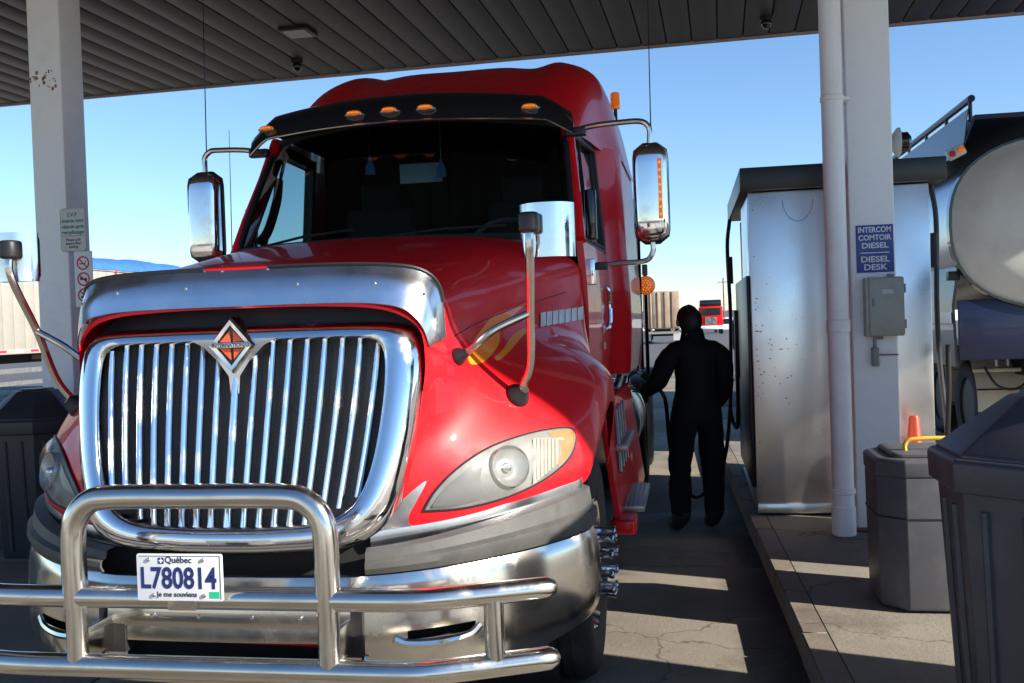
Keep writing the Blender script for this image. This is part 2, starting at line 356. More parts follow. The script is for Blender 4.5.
# ---------------- canopy
CZ, CY0, CY1, CXL, CXR = 5.0, 2.05, 12.45, -24.0, 8.2
canopy = thing('canopy', (0, 0, CZ), 'long flat fuel canopy with dark ribbed metal soffit over the pumps', 'canopy', rz=radians(-1.7))
pb = B(); W_ = .30
L_ = CY1-CY0-.14
pb.prism([(-W_/2+.004, 0, .035), (-W_/2+.004, 0, .012), (-W_/2+.022, 0, 0), (W_/2-.030, 0, 0), (W_/2-.012, 0, .010), (W_/2-.004, 0, .030), (W_/2-.004, 0, .035)], (0, L_, 0))
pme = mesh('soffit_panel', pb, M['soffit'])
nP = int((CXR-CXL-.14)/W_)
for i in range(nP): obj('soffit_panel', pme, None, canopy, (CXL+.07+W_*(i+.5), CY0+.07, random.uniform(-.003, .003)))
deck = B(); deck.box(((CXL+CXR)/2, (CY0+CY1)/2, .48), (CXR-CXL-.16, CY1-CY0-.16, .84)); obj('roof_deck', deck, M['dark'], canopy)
for nm, c, d in (('fascia', ((CXL+CXR)/2, CY1-.03, .475), (CXR-CXL, .06, 1.0)), ('fascia', ((CXL+CXR)/2, CY0+.03, .475), (CXR-CXL, .06, 1.0)),
                 ('fascia', (CXR-.03, (CY0+CY1)/2, .475), (.06, CY1-CY0-.125, 1.0)), ('fascia', (CXL+.03, (CY0+CY1)/2, .475), (.06, CY1-CY0-.125, 1.0))):
    obj(nm, B().box(c, d, .008), M['fascia'], canopy)
# fittings hanging from the soffit
cl = thing('canopy_light', (-4.18, 10.6, CZ-.003), 'flat rectangular canopy downlight switched off near the soffit edge', 'light')
obj('housing', B().rbox((0, 0, -.015), (.34, .34, .035), .016), M['black_plastic'], cl)
obj('lens', B().rbox((0, 0, -.035), (.25, .25, .016), .007), M['sign_pale'], cl)
for nm, X, Y, lab in (('dome_camera', -4.66, 11.75, 'small black dome camera on the soffit above the red truck'), ('dome_camera', .95, 11.6, 'small black dome camera on the soffit beside the right pillar')):
    dc = thing(nm, (X, Y, CZ-.003), lab, 'camera', 'soffit cameras')
    obj('mount', B().lathe([(.07, 0), (.07, -.03), (.05, -.045)], ax='z'), M['black_plastic'], dc)
    obj('dome', B().ball((0, 0, -.07), (.06, .06, .06)), M['gloss_black'], dc)
    obj('bracket', B().box((0, .0, -.135), (.05, .03, .02), .006), M['conduit'], dc)
# ---------------- pillars
def pillar(X, Y, wx, wy, label, z0=0):
    p = thing('pillar', (X, Y, z0), label, 'pillar', 'canopy pillars')
    h = CZ-z0-.006
    obj('shaft', B().box((0, 0, h/2+.002), (wx, wy, h-.004), .012, seg=3), M['white_paint'], p)
    obj('base_plate', B().box((0, 0, .012), (wx+.10, wy+.10, .018), .004), M['rust'], p)
    for sx in (-1, 1):
        for sy in (-1, 1): obj('anchor_bolt', B().cyl((sx*(wx/2+.03), sy*(wy/2+.03), .02), (sx*(wx/2+.03), sy*(wy/2+.03), .05), .010, n=8), M['conduit'], p)
    return p
ppR = pillar(1.25, 7.36, .30, .32, 'white square canopy pillar carrying the blue intercom sign', .15)
ppL = pillar(-5.31, 7.86, .30, .32, 'white square canopy pillar carrying the no smoking signs')
rb = B()
for k in range(26):
    x, z = -.14+random.random()*.25, 3.86+random.random()*.10-.1*(random.random()**2)
    rb.box((x, -.1615, z), (random.uniform(.006, .03), .002, random.uniform(.006, .03)))
tag(obj('rust_stain', rb, M['rust'], ppL), kind='stuff')
# drain pipe
dp = thing('drain_pipe', (.99, 7.05, .15), 'white plastic drain pipe running down in front of the right pillar', 'pipe')
obj('pipe', B().cyl((0, 0, .003), (0, 0, CZ-.16), .072, n=28), M['pvc'], dp)
for z, h, r in ((.10, .20, .080), (1.42, .09, .079), (.30, .04, .083)): obj('coupling', B().lathe([(r-.006, z-h/2), (r, z-h/2+.008), (r, z+h/2-.008), (r-.006, z+h/2)], ax='z', n=28), M['pvc'], dp)
st = B(); st.lathe([(.0735, 2.93), (.0775, 2.935), (.0775, 2.965), (.0735, 2.97)], ax='z'); st.box((.085, .06, 2.95), (.06, .14, .025), .003); obj('strap', st, M['pvc'], dp)
# ---------------- signs
FR = 7.36-.16
sg = thing('intercom_sign', (1.265, FR-.004, 2.09), 'blue sign with white INTERCOM COMTOIR DIESEL lettering on right pillar', 'sign')
obj('panel', B().box((0, 0, 0), (.245, .006, .325), .0015), M['sign_blue'], sg)
tb = B()
for s_, z, sz in (('INTERCOM', .128, .052), ('COMTOIR', .074, .052), ('DIESEL', .020, .052), ('DIESEL', -.074, .056), ('DESK', -.128, .056)):
    q = txt(s_, sz, .0008, bold=.0012); w_ = max(p[0] for p in q.v)-min(p[0] for p in q.v); f_ = min(1.15, .215/w_)
    q.v = [(x*f_, y_-.0042, zz+z) for x, y_, zz in q.v]; tb.add(q.v, q.f)
tb.box((0, -.0042, -.028), (.19, .0016, .006)); obj('lettering', tb, M['sign_white'], sg)
eb = thing('electrical_box', (1.30, FR, 1.69), 'grey green electrical box screwed to the pillar under the blue sign', 'electrical box')
obj('case', B().box((0, -.055, 0), (.245, .106, .40), .006), M['ebox'], eb)
dr = obj('door', B().box((.012, -.117, 0), (.225, .018, .385), .005), M['ebox'], eb)
obj('latch', B().box((-.075, -.131, .03), (.014, .012, .055), .003), M['conduit'], dr)
obj('rating_plate', B().box((.02, -.127, .10), (.07, .002, .03)), M['sign_pale'], dr)
for z in (-.12, .12): obj('hinge', B().cyl((.130, -.112, z-.03), (.130, -.112, z+.03), .008, n=8), M['conduit'], eb)
for x in (-.1, .1): obj('mounting_tab', B().box((x*.4+.02, -.02, x*2.08), (.04, .03, .03), .004), M['conduit'], eb)
obj('conduit', B().tube([(-.06, -.05, -.20), (-.06, -.05, -.28), (-.06, -.05, -.36)], [.012, .012, .012], 10), M['conduit'], eb)
obj('conduit_body', B().rbox((-.06, -.05, -.34), (.05, .055, .13), .018), M['conduit'], eb)
obj('stub_bracket', B().box((.02, -.012, -.33), (.16, .012, .008)), M['rust'], eb)
hn = thing('siren_horn', (1.40, 7.36, 2.83), 'pale round horn loudspeaker fixed on the side of the right pillar', 'loudspeaker')
obj('bell', B().lathe([(.03, .0), (.045, .02), (.10, .06), (.105, .075), (.09, .075)], ax='x', n=24), M['sign_pale'], hn)
obj('driver', B().lathe([(.035, .07), (.07, .08), (.07, .13), (.045, .15)], ax='x', n=20), M['gloss_black'], hn)
# left pillar signs: plates fixed on the pillar's right side, facing the camera
s1 = thing('fuelling_notice', (-5.095, 7.70-.014, 2.585), 'pale notice plate with green French and English lettering on left pillar', 'sign')
obj('plate', B().rbox((0, 0, 0), (.235, .012, .365), .03, ax=1), M['sign_pale'], s1)
for s_, z, sz in (('S.V.P.', .125, .046), ('Avancez votre', .075, .044), ('véhicule après', .025, .044), ('remplissage', -.022, .044)):
    q = txt(s_, sz, .0008, bold=.001); f_ = min(1, .205/(2*max(p[0] for p in q.v))); obj('french_lettering', B().add([(x*f_, y_-.007, zz+z) for x, y_, zz in q.v], q.f), M['sign_green'], s1)
tb = B()
for s_, z in (('Please pull', -.085), ('ahead after', -.115), ('fueling', -.145)):
    q = txt(s_, .032, .0008, bold=.0004); tb.add([(x, y_-.007, zz+z) for x, y_, zz in q.v], q.f)
tb.box((0, -.007, -.052), (.2, .0015, .003)); obj('english_lettering', tb, M['sign_black'], s1)
s2 = thing('prohibition_sign', (-5.015, 7.70-.014, 2.165), 'narrow white plate with three red prohibition circles on left pillar', 'sign')
obj('plate', B().box((0, 0, 0), (.165, .012, .47), .003), M['sign_white'], s2)
for i, z in enumerate((.135, 0, -.135)):
    rg = B(); rg.lathe([(.046, -.0065), (.0585, -.0065), (.0585, -.0082), (.046, -.0082)], (0, 0, z), 'y', 32, cap=False)
    rg.box((0, -.0078, z), (.10, .0014, .011), rot=Matrix.Rotation(radians(45), 3, 'Y'))
    obj('prohibition_ring', rg, M['sign_red'], s2)
    ic = B()
    if i == 0: ic.box((-.006, -.0068, z-.006), (.055, .0012, .010)); ic.box((.026, -.0068, z+.012), (.005, .0012, .02))
    if i == 1: ic.box((.0, -.0068, z), (.06, .0012, .016)); ic.box((.02, -.0068, z-.012), (.02, .0012, .02)); ic.box((-.022, -.0068, z+.008), (.018, .0012, .014))
    if i == 2: ic.box((0, -.0068, z), (.055, .0012, .012), rot=Matrix.Rotation(radians(-40), 3, 'Y')); ic.box((-.018, -.0068, z-.016), (.022, .0012, .018)); ic.box((.018, -.0068, z+.016), (.022, .0012, .018))
    obj('pictogram', ic, M['sign_black'], s2)
s3 = tag(obj('blank_sign_plate', B().box((-5.475, 7.86, 2.45), (.01, .24, .56), .003), M['sign_pale']), 'edge-on pale plate on the far left side of the left pillar', 'sign')
# ---------------- fuel dispenser cabinets
M['scuff'] = mat('scuff', (.16, .15, .14), .7)
def dispenser(X, Y, Z, label, w=1.30, d=2.3, h=2.44, hoses=True):
    t = thing('fuel_cabinet', (X, Y, Z), label, 'fuel cabinet', 'diesel dispenser cabinets')
    # body: two panels with a narrow recess behind the pillar
    obj('front_panel', B().box((w*.30, 0+.02, h/2), (w*.60, .04, h-.02), .006), M['stainless'], t)
    obj('front_panel', B().box((w*.86, .02, h/2), (w*.26, .04, h-.02), .006), M['stainless'], t)
    obj('corner_post', B().box((w*.67, .03, h/2), (w*.115, .04, h-.03), .01), M['stainless'], t)
    obj('side_panel', B().box((.021, d*.25+.05, h/2), (.04, d*.40, h-.04), .004), M['stainless'], t)
    obj('side_panel', B().box((.12, d*.78, h/2), (.04, d*.42, h-.04), .004), M['stainless'], t)
    obj('side_panel', B().box((w-.021, d/2+.025, h/2), (.04, d-.06, h-.04), .004), M['stainless'], t)
    obj('back_panel', B().box((w/2, d-.02, h/2), (w-.1, .04, h-.05), .004), M['stainless'], t)
    obj('core', B().box((w/2+.06, d/2+.02, h/2+.02), (w-.28, d-.14, h-.06)), M['dark'], t)
    obj('kick_strip', B().box((w*.30, -.006, .045), (w*.60-.01, .012, .07), .003), M['stainless'], t)
    obj('plinth', B().box((w/2, d/2+.02, .012), (w-.02, d-.02, .02)), M['conduit'], t)
    obj('top_cap', B().box((w/2+.02, d/2+.0, h+.085), (w+.16, d+.14, .17), .008), M['cap'], t)
    rv = B()
    for k in range(7): rv.ball((.03+.0, -.002, .2+k*.35), .005, 6)
    for k in range(4): rv.ball((.1+k*.18, -.002, .04), .005, 6)
    tag(obj('rivets', rv, M['conduit'], t), kind='stuff')
    ds = B()
    for k in range(46):
        x, z = .03+random.random()**1.6*.35, .9+random.gauss(.35, .25); s_ = random.uniform(.0015, .006); n_ = random.randint(5, 8); rr0 = [random.uniform(.5, 1.2) for _ in range(n_)]; ex = random.uniform(1, 3)
        ds.prism([(x+s_*ex*rr0[q_]*cos(2*pi*q_/n_), -.0018, z+s_*rr0[q_]*sin(2*pi*q_/n_)) for q_ in range(n_)], (0, .001, 0))
    tag(obj('scuff_marks', ds, M['scuff'], t), kind='stuff')
    arc = B(); arc.tube([(.36-.11*cos(a*pi/12), -.002, 2.36-.16*sin(a*pi/12)) for a in range(13)], .002, 4); obj('hatch_outline', arc, M['conduit'], t)
    if hoses:
        for s_, nm in ((-1, 'hose'), (1, 'hose')):
            x = -.05 if s_ < 0 else w+.06; yy = d-.15 if s_ < 0 else .25
            obj('hose', B().tube(crs([(x+.0, yy, h), (x-.03*-s_, yy, h-.25), (x+.02*s_, yy, h-.9), (x+.03*s_, yy, 1.1), (x+.05*s_, yy-.08, .6), (x, yy-.25, .45), (x-.01*s_, yy-.4, .9), (x-.01*s_, yy-.42, 1.25)], 40), .019, 10), M['hose'], t)
            obj('swivel', B().cyl((x+.012*s_, yy, h-.62), (x+.015*s_, yy, h-.36), .03, n=12), M['hose'], t)
            if s_ > 0: continue
            nz = obj('nozzle', B().tube([(x-.01*s_, yy-.42, 1.2), (x-.01*s_, yy-.44, 1.42), (x-.01*s_, yy-.36, 1.5)], [.035, .04, .02], 10), M['hose'], t)
            obj('nozzle_guard', B().box((x-.01*s_, yy-.42, 1.36), (.05, .10, .20), .01), M['hose'], nz)
            if s_ < 0: obj('nozzle_boot', B().box((x-.035*s_ , yy-.44, 1.25), (.09, .26, .62), .01), M['hose'], t)
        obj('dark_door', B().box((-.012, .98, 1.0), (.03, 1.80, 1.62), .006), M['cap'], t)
    return t
dispenser(.462, 7.75, .155, 'brushed steel diesel cabinet with black cap behind the right pillar')
dispenser(2.2, 2.95, .155, 'added off-view steel cabinet casting shade past the slate bin', w=.75, d=.92, h=2.0, hoses=False)  # out of view, added to shade the slate bin, bumper corner and near ground
dispenser(2.36, 5.73, .155, 'unseen narrow steel cabinet added as shadow caster right of the panelled bin', w=.60, d=1.0, h=1.9, hoses=False)  # out of view, added to cast the dark band behind the panelled bin
# ---------------- bins
def octagon(a, b): return [(-a, -b), (-b, -a), (b, -a), (a, -b), (a, b), (b, a), (-b, a), (-a, b)]
def loft(b, secs, mi=0, cap=True):
    n = len(secs[0]); o = len(b.v); b.v += [tuple(p) for s_ in secs for p in s_]
    for i in range(len(secs)-1):
        for k in range(n): b.f.append([o+i*n+k, o+i*n+(k+1) % n, o+(i+1)*n+(k+1) % n, o+(i+1)*n+k]); b.m.append(mi)
    if cap:
        b.f.append([o+k for k in range(n)][::-1]); b.m.append(mi); b.f.append([o+(len(secs)-1)*n+k for k in range(n)]); b.m.append(mi)
    return b
def soft(o, w_=.007):
    bm = bmesh.new(); bm.from_mesh(o.data); ed = [e for e in bm.edges if len(e.link_faces) == 2 and e.calc_face_angle(0) > .25]
    bmesh.ops.bevel(bm, geom=ed, offset=w_, segments=3, affect='EDGES', profile=.5, clamp_overlap=True)
    for f in bm.faces: f.smooth = True
    for e in bm.edges: e.smooth = len(e.link_faces) < 2 or e.calc_face_angle(0) < .9
    bm.to_mesh(o.data); bm.free(); return o
def hooded_bin(loc, a, bb, h, hood, m_, label, rz=0):
    t = thing('litter_bin', loc, label, 'litter bin', 'hooded litter bins', rz)
    oc = lambda s_, z: [(x*s_, y_*s_, z) for x, y_ in octagon(a, bb)]
    body = loft(B(), [oc(.80, .004), oc(.82, .03), oc(.95, h-.10), oc(.95, h-.02)])
    bo = soft(obj('body', body, m_, t, ang=20))
    for k in range(8):
        p, q = octagon(a, bb)[k], octagon(a, bb)[(k+1) % 8]
        mx, my = (p[0]+q[0])/2, (p[1]+q[1])/2; L = sqrt(mx*mx+my*my); an = atan2(my, mx)
        for dx in (-.065, .065):
            if sqrt((p[0]-q[0])**2+(p[1]-q[1])**2) < .2 and dx > 0: continue
            tx, ty = -sin(an)*dx, cos(an)*dx
            rb_ = B(); rb_.tube([(mx*.83+tx, my*.83+ty, .06), (mx*.945+tx, my*.945+ty, h-.16)], .014, 6); obj('rib', rb_, m_, bo)
    rim = loft(B(), [oc(.96, h-.11), oc(1.02, h-.105), oc(1.03, h-.015), oc(1.0, h), oc(.9, h)]); soft(obj('rim', rim, m_, t, ang=20))
    lid = loft(B(), [oc(.96, h-.004), oc(.955, h+.012), oc(.42, h+hood-.01), oc(.38, h+hood)]); lo = soft(obj('lid', lid, m_, t, ang=20))
    obj('lid_cap', loft(B(), [oc(.33, h+hood-.004), oc(.30, h+hood+.014)]), m_, lo, ang=20)
    return t
hooded_bin((1.185, 3.50, .157), .375, .17, 1.03, .185, M['bin_blue'], 'large slate grey hooded litter bin in the right foreground')
hooded_bin((-5.10, 7.12, .0), .375, .17, 1.06, .21, M['bin_dark'], 'black hooded litter bin standing in front of the left pillar', .1)
b2 = thing('litter_bin', (1.20, 5.50, .157), 'grey panelled litter bin with a yellow handle on top', 'litter bin')
oc2 = lambda s_, z: [(x*s_, y_*s_, z) for x, y_ in octagon(.29, .17)]
soft(obj('body', loft(B(), [oc2(.96, .003), oc2(.97, .02), oc2(1, .67)]), M['bin_grey'], b2, ang=20))
obj('seam', loft(B(), [oc2(1.004, .46), oc2(1.004, .467)], cap=False), M['dark'], b2, ang=20)
soft(obj('collar', loft(B(), [oc2(1.015, .67), oc2(1.02, .745), oc2(.97, .76)]), M['bin_grey'], b2, ang=20))
obj('lid', B().rbox((.0, 0, .77), (.44, .44, .03), .06), M['bin_grey'], b2)
obj('handle', B().tube(crs([(-.13, -.10, .775), (-.13, -.10, .815), (-.10, -.10, .84), (.15, -.10, .84), (.18, -.10, .815), (.18, -.10, .775)], 30), .011, 10), M['yellow'], b2)
cn = thing('traffic_cone', (1.565, 7.56, .157), 'small dirty orange traffic cone behind the grey panelled bin', 'traffic cone')
obj('base', B().box((0, 0, .015), (.24, .24, .03), .008), M['cone'], cn)
obj('shell', B().lathe([(.105, .03), (.035, .73), (.028, .745)], ax='z', n=24), M['cone'], cn)
# ------------------------------------------------------------------ red truck
XC, YT = -1.65, 3.3
truck = thing('truck', (XC, YT, 0), 'shiny red semi truck with chrome grille and bull bar facing the camera', 'truck')
def T(name, b, m_, parent=None, ang=35):
    if isinstance(b, B): b.v = [(x, y_-YT, z) for x, y_, z in b.v]
    return obj(name, b, m_, parent or truck, ang=ang)
def loc(px, py, Y): p = atY(px, py, Y); return Vector((p.x-XC, p.y, p.z))
# ---- hood + fenders, one shell
HR = [
 [(0, 3.47, 1.765), (0, 3.56, 1.862), (0, 3.75, 1.93), (0, 4.2, 2.015), (0, 4.7, 2.095), (0, 5.12, 2.145)],
 [(.35, 3.48, 1.76), (.36, 3.57, 1.856), (.37, 3.77, 1.925), (.41, 4.2, 2.005), (.47, 4.72, 2.085), (.53, 5.20, 2.132)],
 [(.57, 3.50, 1.735), (.575, 3.60, 1.825), (.59, 3.80, 1.88), (.64, 4.2, 1.945), (.74, 4.8, 2.03), (.82, 5.40, 2.09)],
 [(.675, 3.53, 1.665), (.69, 3.64, 1.735), (.715, 3.85, 1.78), (.77, 4.25, 1.83), (.90, 4.9, 1.91), (1.03, 5.62, 1.99)],
 [(.695, 3.54, 1.54), (.715, 3.66, 1.60), (.745, 3.87, 1.64), (.81, 4.25, 1.69), (.93, 4.9, 1.77), (1.06, 5.64, 1.82)],
 [(.68, 3.53, 1.40), (.735, 3.66, 1.46), (.80, 3.87, 1.525), (.885, 4.22, 1.585), (.99, 4.8, 1.62), (1.08, 5.55, 1.62)],
 [(.65, 3.51, 1.25), (.77, 3.66, 1.31), (.90, 3.85, 1.375), (1.05, 4.18, 1.455), (1.165, 4.66, 1.50), (1.17, 5.1, 1.46), (1.15, 5.42, 1.32)],
 [(.605, 3.48, 1.08), (.79, 3.60, 1.14), (.965, 3.77, 1.19), (1.12, 4.0, 1.25), (1.235, 4.36, 1.36), (1.265, 4.72, 1.40), (1.25, 5.08, 1.36), (1.19, 5.38, 1.15)],
 [(.535, 3.46, .965), (.76, 3.56, 1.0), (.95, 3.70, 1.03), (1.12, 3.90, 1.065), (1.22, 4.09, 1.10), (1.262, 4.26, 1.20), (1.276, 4.48, 1.285), (1.28, 4.72, 1.31), (1.27, 5.0, 1.26), (1.24, 5.24, 1.10), (1.20, 5.36, .92)],
 [(.49, 3.45, .91), (.75, 3.555, .935), (.945, 3.695, .965), (1.115, 3.895, .995), (1.215, 4.085, 1.025), (1.255, 4.27, 1.185), (1.268, 4.48, 1.265), (1.272, 4.72, 1.29), (1.262, 5.0, 1.24), (1.232, 5.22, 1.09), (1.195, 5.33, .90)]]
full = [[(-x, y_, z) for x, y_, z in r] for r in HR[:0:-1]]+HR
hs = surf(full, 56, 150)
hood_b = B().grid(hs)
HB = BVHTree.FromPolygons([Vector(p) for p in hood_b.v], hood_b.f)
hood = T('hood', B().slab(hs, (0, .012, -.012)), M['red'], ang=60)
O = Vector((CAM.x-XC, CAM.y, CAM.z))
def onhood(px, py):
    h = HB.ray_cast(O, ray(px, py).normalized())
    if h[0] is None:
        for Y in [3.4+.03*k for k in range(60)]:
            pass
        q = loc(px, py, 3.8); n = HB.find_nearest(q); return n[0], (n[1] if n[1].dot(O-n[0]) > 0 else -n[1])
    n = h[1]
    return h[0], (n if n.dot(O-h[0]) > 0 else -n)
def pip(p, poly):
    x, y_ = p; c = False; n = len(poly)
    for i in range(n):
        x1, y1_ = poly[i]; x2, y2_ = poly[(i+1) % n]
        if (y1_ > y_) != (y2_ > y_) and x < (x2-x1)*(y_-y1_)/(y2_-y1_)+x1: c = not c
    return c
def smooth_poly(P, n): 
    q = crs([(x, y_, 0) for x, y_ in P+P[:1]], n+1); return [(p.x, p.y) for p in q[:-1]]
def patch(poly, off=.002, step=6, dome=0):
    # outline in picture pixels -> sheet lying on the hood surface
    vs = [Vector(p) for p in poly]; n = len(vs); x0 = min(p.x for p in vs); x1 = max(p.x for p in vs); y0_ = min(p.y for p in vs); y1_ = max(p.y for p in vs)
    def dist(p):
        d = 1e9
        for i in range(n):
            a, b = vs[i], vs[(i+1) % n]; e = b-a; t = max(0, min(1, (p-a).dot(e)/max(e.length_squared, 1e-9))); d = min(d, (a+e*t-p).length)
        return d
    y_ = y0_+step/2
    while y_ < y1_:
        x = x0+step/2
        while x < x1:
            p = Vector((x, y_))
            if pip((x, y_), poly) and dist(p) > step*.35: vs.append(p)
            x += step
        y_ += step
    r = delaunay_2d_cdt(vs, [(i, (i+1) % n) for i in range(n)], [], 1, 1e-4)
    V, Fs = r[0], r[2]; out = []
    for p in V:
        c, nn = onhood(p.x, p.y); d = dist(p); out.append(c+nn*(off+dome*(1-math.exp(-d/14))))
    return B().add(out, [list(f) for f in Fs])
def both(name, b, m_, parent=None, ang=60, mirror=True):
    c = b.flipx() if mirror else None
    o = [T(name, b, m_, parent, ang)]
    if mirror: o.append(T(name, c, m_, parent, ang))
    return o
# seam between hood top and fender
def strip(pts, wpx, off=.0015):
    a = crs([(x, y_, 0) for x, y_ in pts], 40); rows = []
    for p in a:
        c, n = onhood(p.x, p.y); rows.append((c, n))
    b = B(); up = [c+n*off+Vector((0, 0, wpx)) for c, n in rows]; dn = [c+n*off-Vector((0, 0, wpx)) for c, n in rows]
    return b.grid([up, dn])
both('hood_seam', strip([(449, 340), (470, 327), (500, 314), (535, 302), (566, 292)], .0022), M['seam'], hood)
# flame decal on the driver's side
fl = smooth_poly([(467, 352), (474, 340), (483, 327), (491, 318), (504, 313), (519, 306), (528, 302), (516, 313), (507, 322), (500, 331), (499, 343), (492, 354), (482, 363), (470, 364)], 60)
T('flame_decal', patch(fl, .0018, 5), M['orange_decal'], hood)
fl2 = smooth_poly([(494, 358), (503, 349), (511, 337), (522, 329), (538, 325), (526, 333), (516, 344), (506, 355), (497, 361)], 40)
T('flame_decal', patch(fl2, .0018, 4), M['orange_decal'], hood)
for k in range(7):
    x = 540+k*6.2; T('vent_louver', patch([(x, 313-k*.9), (x+5.4, 312-k*.9), (x+5.4, 326-k*1.1), (x, 327.5-k*1.1)], .004, 5), M['white_decal'], hood)
# ---- headlights
hl = smooth_poly([(423, 511), (434, 492), (455, 470), (486, 449), (520, 436), (552, 429), (571, 429), (575, 440), (569, 457), (553, 473), (530, 487), (500, 499), (462, 508)], 72)
def shrink(P, k, c=None):
    c = c or (sum(p[0] for p in P)/len(P), sum(p[1] for p in P)/len(P)); return [(c[0]+(p[0]-c[0])*k, c[1]+(p[1]-c[1])*k) for p in P]
M['hl_bowl'] = mat('headlight_reflector', (.15, .15, .145), .45, 0, var=.6, vscale=7, bump=.3, bscale=14)
M['hl_dish'] = mat('headlight_dish', (.33, .33, .32), .25, .5, var=.25, vscale=20)
M['hl_dark'] = mat('headlight_cavity', (.075, .075, .075), .35, coat=.3)
M['hl_flute'] = mat('headlight_flute', (.34, .28, .22), .3, .2)
M['hl_ring'] = mat('headlight_ring', (.75, .75, .74), .1, 1)
M['lens_haze'] = mat('hazed_lens', (.50, .49, .45), .10, 0, 0, alpha=.17, spec=.4)
for s_ in (1, -1):
    g = patch(hl, .004, 7, .010); base = T('headlight', g if s_ > 0 else g.flipx(), M['hl_bowl'], ang=60)
    am = smooth_poly([(547, 433), (560, 431), (571, 431), (573.5, 440), (567, 455), (557, 466), (559, 452), (555, 441)], 32)
    g = patch(am, .0085, 5, .046); T('turn_signal', g if s_ > 0 else g.flipx(), M['amber_lens2'], base, 60)
    g = patch(smooth_poly([(431, 507), (442, 491), (462, 473), (481, 461), (479, 480), (486, 495), (462, 504)], 36), .012, 6, .006); T('dark_cavity', g if s_ > 0 else g.flipx(), M['hl_dark'], base, 60)
    for k in range(7):
        x_ = 531+k*3.6; g = patch([(x_, 439+abs(k-3)*.5), (x_+2.9, 438+abs(k-3)*.5), (x_+2.9, 482-k*3.0), (x_, 484-k*3.0)], .016, 4, .006); T('lens_flute', g if s_ > 0 else g.flipx(), M['hl_flute'], base, 60)
    for nm, px, py, r, m_ in (('reflector_bowl', 507, 467, .078, 'hl_dish'), ('bulb_shield', 505, 468, .020, 'hl_ring')):
        c, n = onhood(px, py); q = n.lerp(Vector((.15, -1, .05)), .22).normalized(); R = q.to_track_quat('Z', 'Y').to_matrix()
        b = B(); b.lathe([(r*1.0, -.012), (r*1.03, .014), (r*.98, .018), (r*.92, .013), (r*.70, .002), (r*.40, -.004), (.002, -.006)] if r > .03 else [(r, -.01), (r*.95, .012), (r*.5, .02), (.001, .022)], ax='z', n=32)
        b.v = [tuple(R @ Vector(p)+c+n*.014) for p in b.v]; T(nm, b if s_ > 0 else b.flipx(), M[m_], base, 50)
    rows = []
    g = patch(hl, .006, 7, .046); T('lens', g if s_ > 0 else g.flipx(), M['lens_haze'], base, 60)
    rim = []
    for p in hl+hl[:1]: c, n = onhood(*p); rim.append(c+n*.005)
    b = B().tube(rim, .0045, 6, cap=False); T('gasket', b if s_ > 0 else b.flipx(), M['black_plastic'], base)
tr = [(362, 545), (382, 522), (402, 500), (426, 481), (417, 500), (408, 518), (413, 526), (440, 525), (425, 535), (395, 543)]
eg = [p for p in crs(HR[-1], 90) if p.x < 1.205 and p.y < 4.1]
for s_ in (1, -1):
    e3 = [Vector((s_*p.x, p.y, p.z)) for p in eg]; n3 = [Vector((s_*.45, -1, 0)).normalized()*.006 for p in e3]
    T('silver_strip', B().slab([[p+n+Vector((0, 0, .016)) for p, n in zip(e3, n3)], [p+n*1.6+Vector((0, 0, -.010)) for p, n in zip(e3, n3)], [p+n*.5+Vector((0, 0, -.042)) for p, n in zip(e3, n3)]], (0, .008, 0)), M['deflector'], hood, 50)
both('silver_trim', patch(smooth_poly(tr, 64), .003, 6), M['deflector'], hood)
# ---- grille
def gy(x, z): return 3.285+.170*(z-.9)/.75+.13*x*x
def gl(half, n, dy):
    h = [(x, 0, z) for x, z in half]; a = crs(h, n); fullp = a+[Vector((-p.x, 0, p.z)) for p in a[-2:0:-1]]
    return [Vector((p.x, gy(p.x, p.z)+dy, p.z)) for p in fullp]
gi = [(0, 1.628), (.30, 1.628), (.50, 1.624), (.548, 1.595), (.562, 1.51), (.553, 1.35), (.520, 1.16), (.465, 1.045), (.36, .990), (.17, .974), (0, .972)]
go = [(0, 1.690), (.30, 1.690), (.57, 1.682), (.655, 1.648), (.682, 1.55), (.673, 1.38), (.640, 1.16), (.575, .975), (.45, .895), (.2, .872), (0, .868)]
def lerp_l(t): return [(a[0]+(b[0]-a[0])*t, a[1]+(b[1]-a[1])*t) for a, b in zip(gi, go)]
rings = [gl(gi, 44, .07), gl(gi, 44, .008), gl(lerp_l(.05), 44, -.008), gl(lerp_l(.16), 44, -.016), gl(lerp_l(.45), 44, -.016), gl(lerp_l(.72), 44, -.004), gl(lerp_l(.9), 44, .022), gl(go, 44, .055), gl(go, 44, .12)]
b = B(); b.grid(rings, closed=True); grille = T('grille_surround', b, M['chrome'], ang=50)
sc = []
for i in range(13):
    z = .96+.68*i/12; sc.append([(x, gy(x, z)+.075, z) for x in [-.56+1.12*k/16 for k in range(17)]])
M['screen'] = None
def _scr(t, N, K, p):
    tc = N.new('ShaderNodeTexCoord'); mp = N.new('ShaderNodeMapping'); mp.inputs['Scale'].default_value = (160, 160, 160); K(tc.outputs['Object'], mp.inputs[0])
    ck = N.new('ShaderNodeTexChecker'); ck.inputs['Color1'].default_value = (.085, .08, .075, 1); ck.inputs['Color2'].default_value = (.028, .027, .026, 1); ck.inputs['Scale'].default_value = 1; K(mp.outputs[0], ck.inputs[0]); K(ck.outputs[0], p.inputs['Base Color']); p.inputs['Roughness'].default_value = .6
M['screen'] = mix_mat('insect_screen', _scr)
T('insect_screen', B().grid(sc), M['screen'], grille)
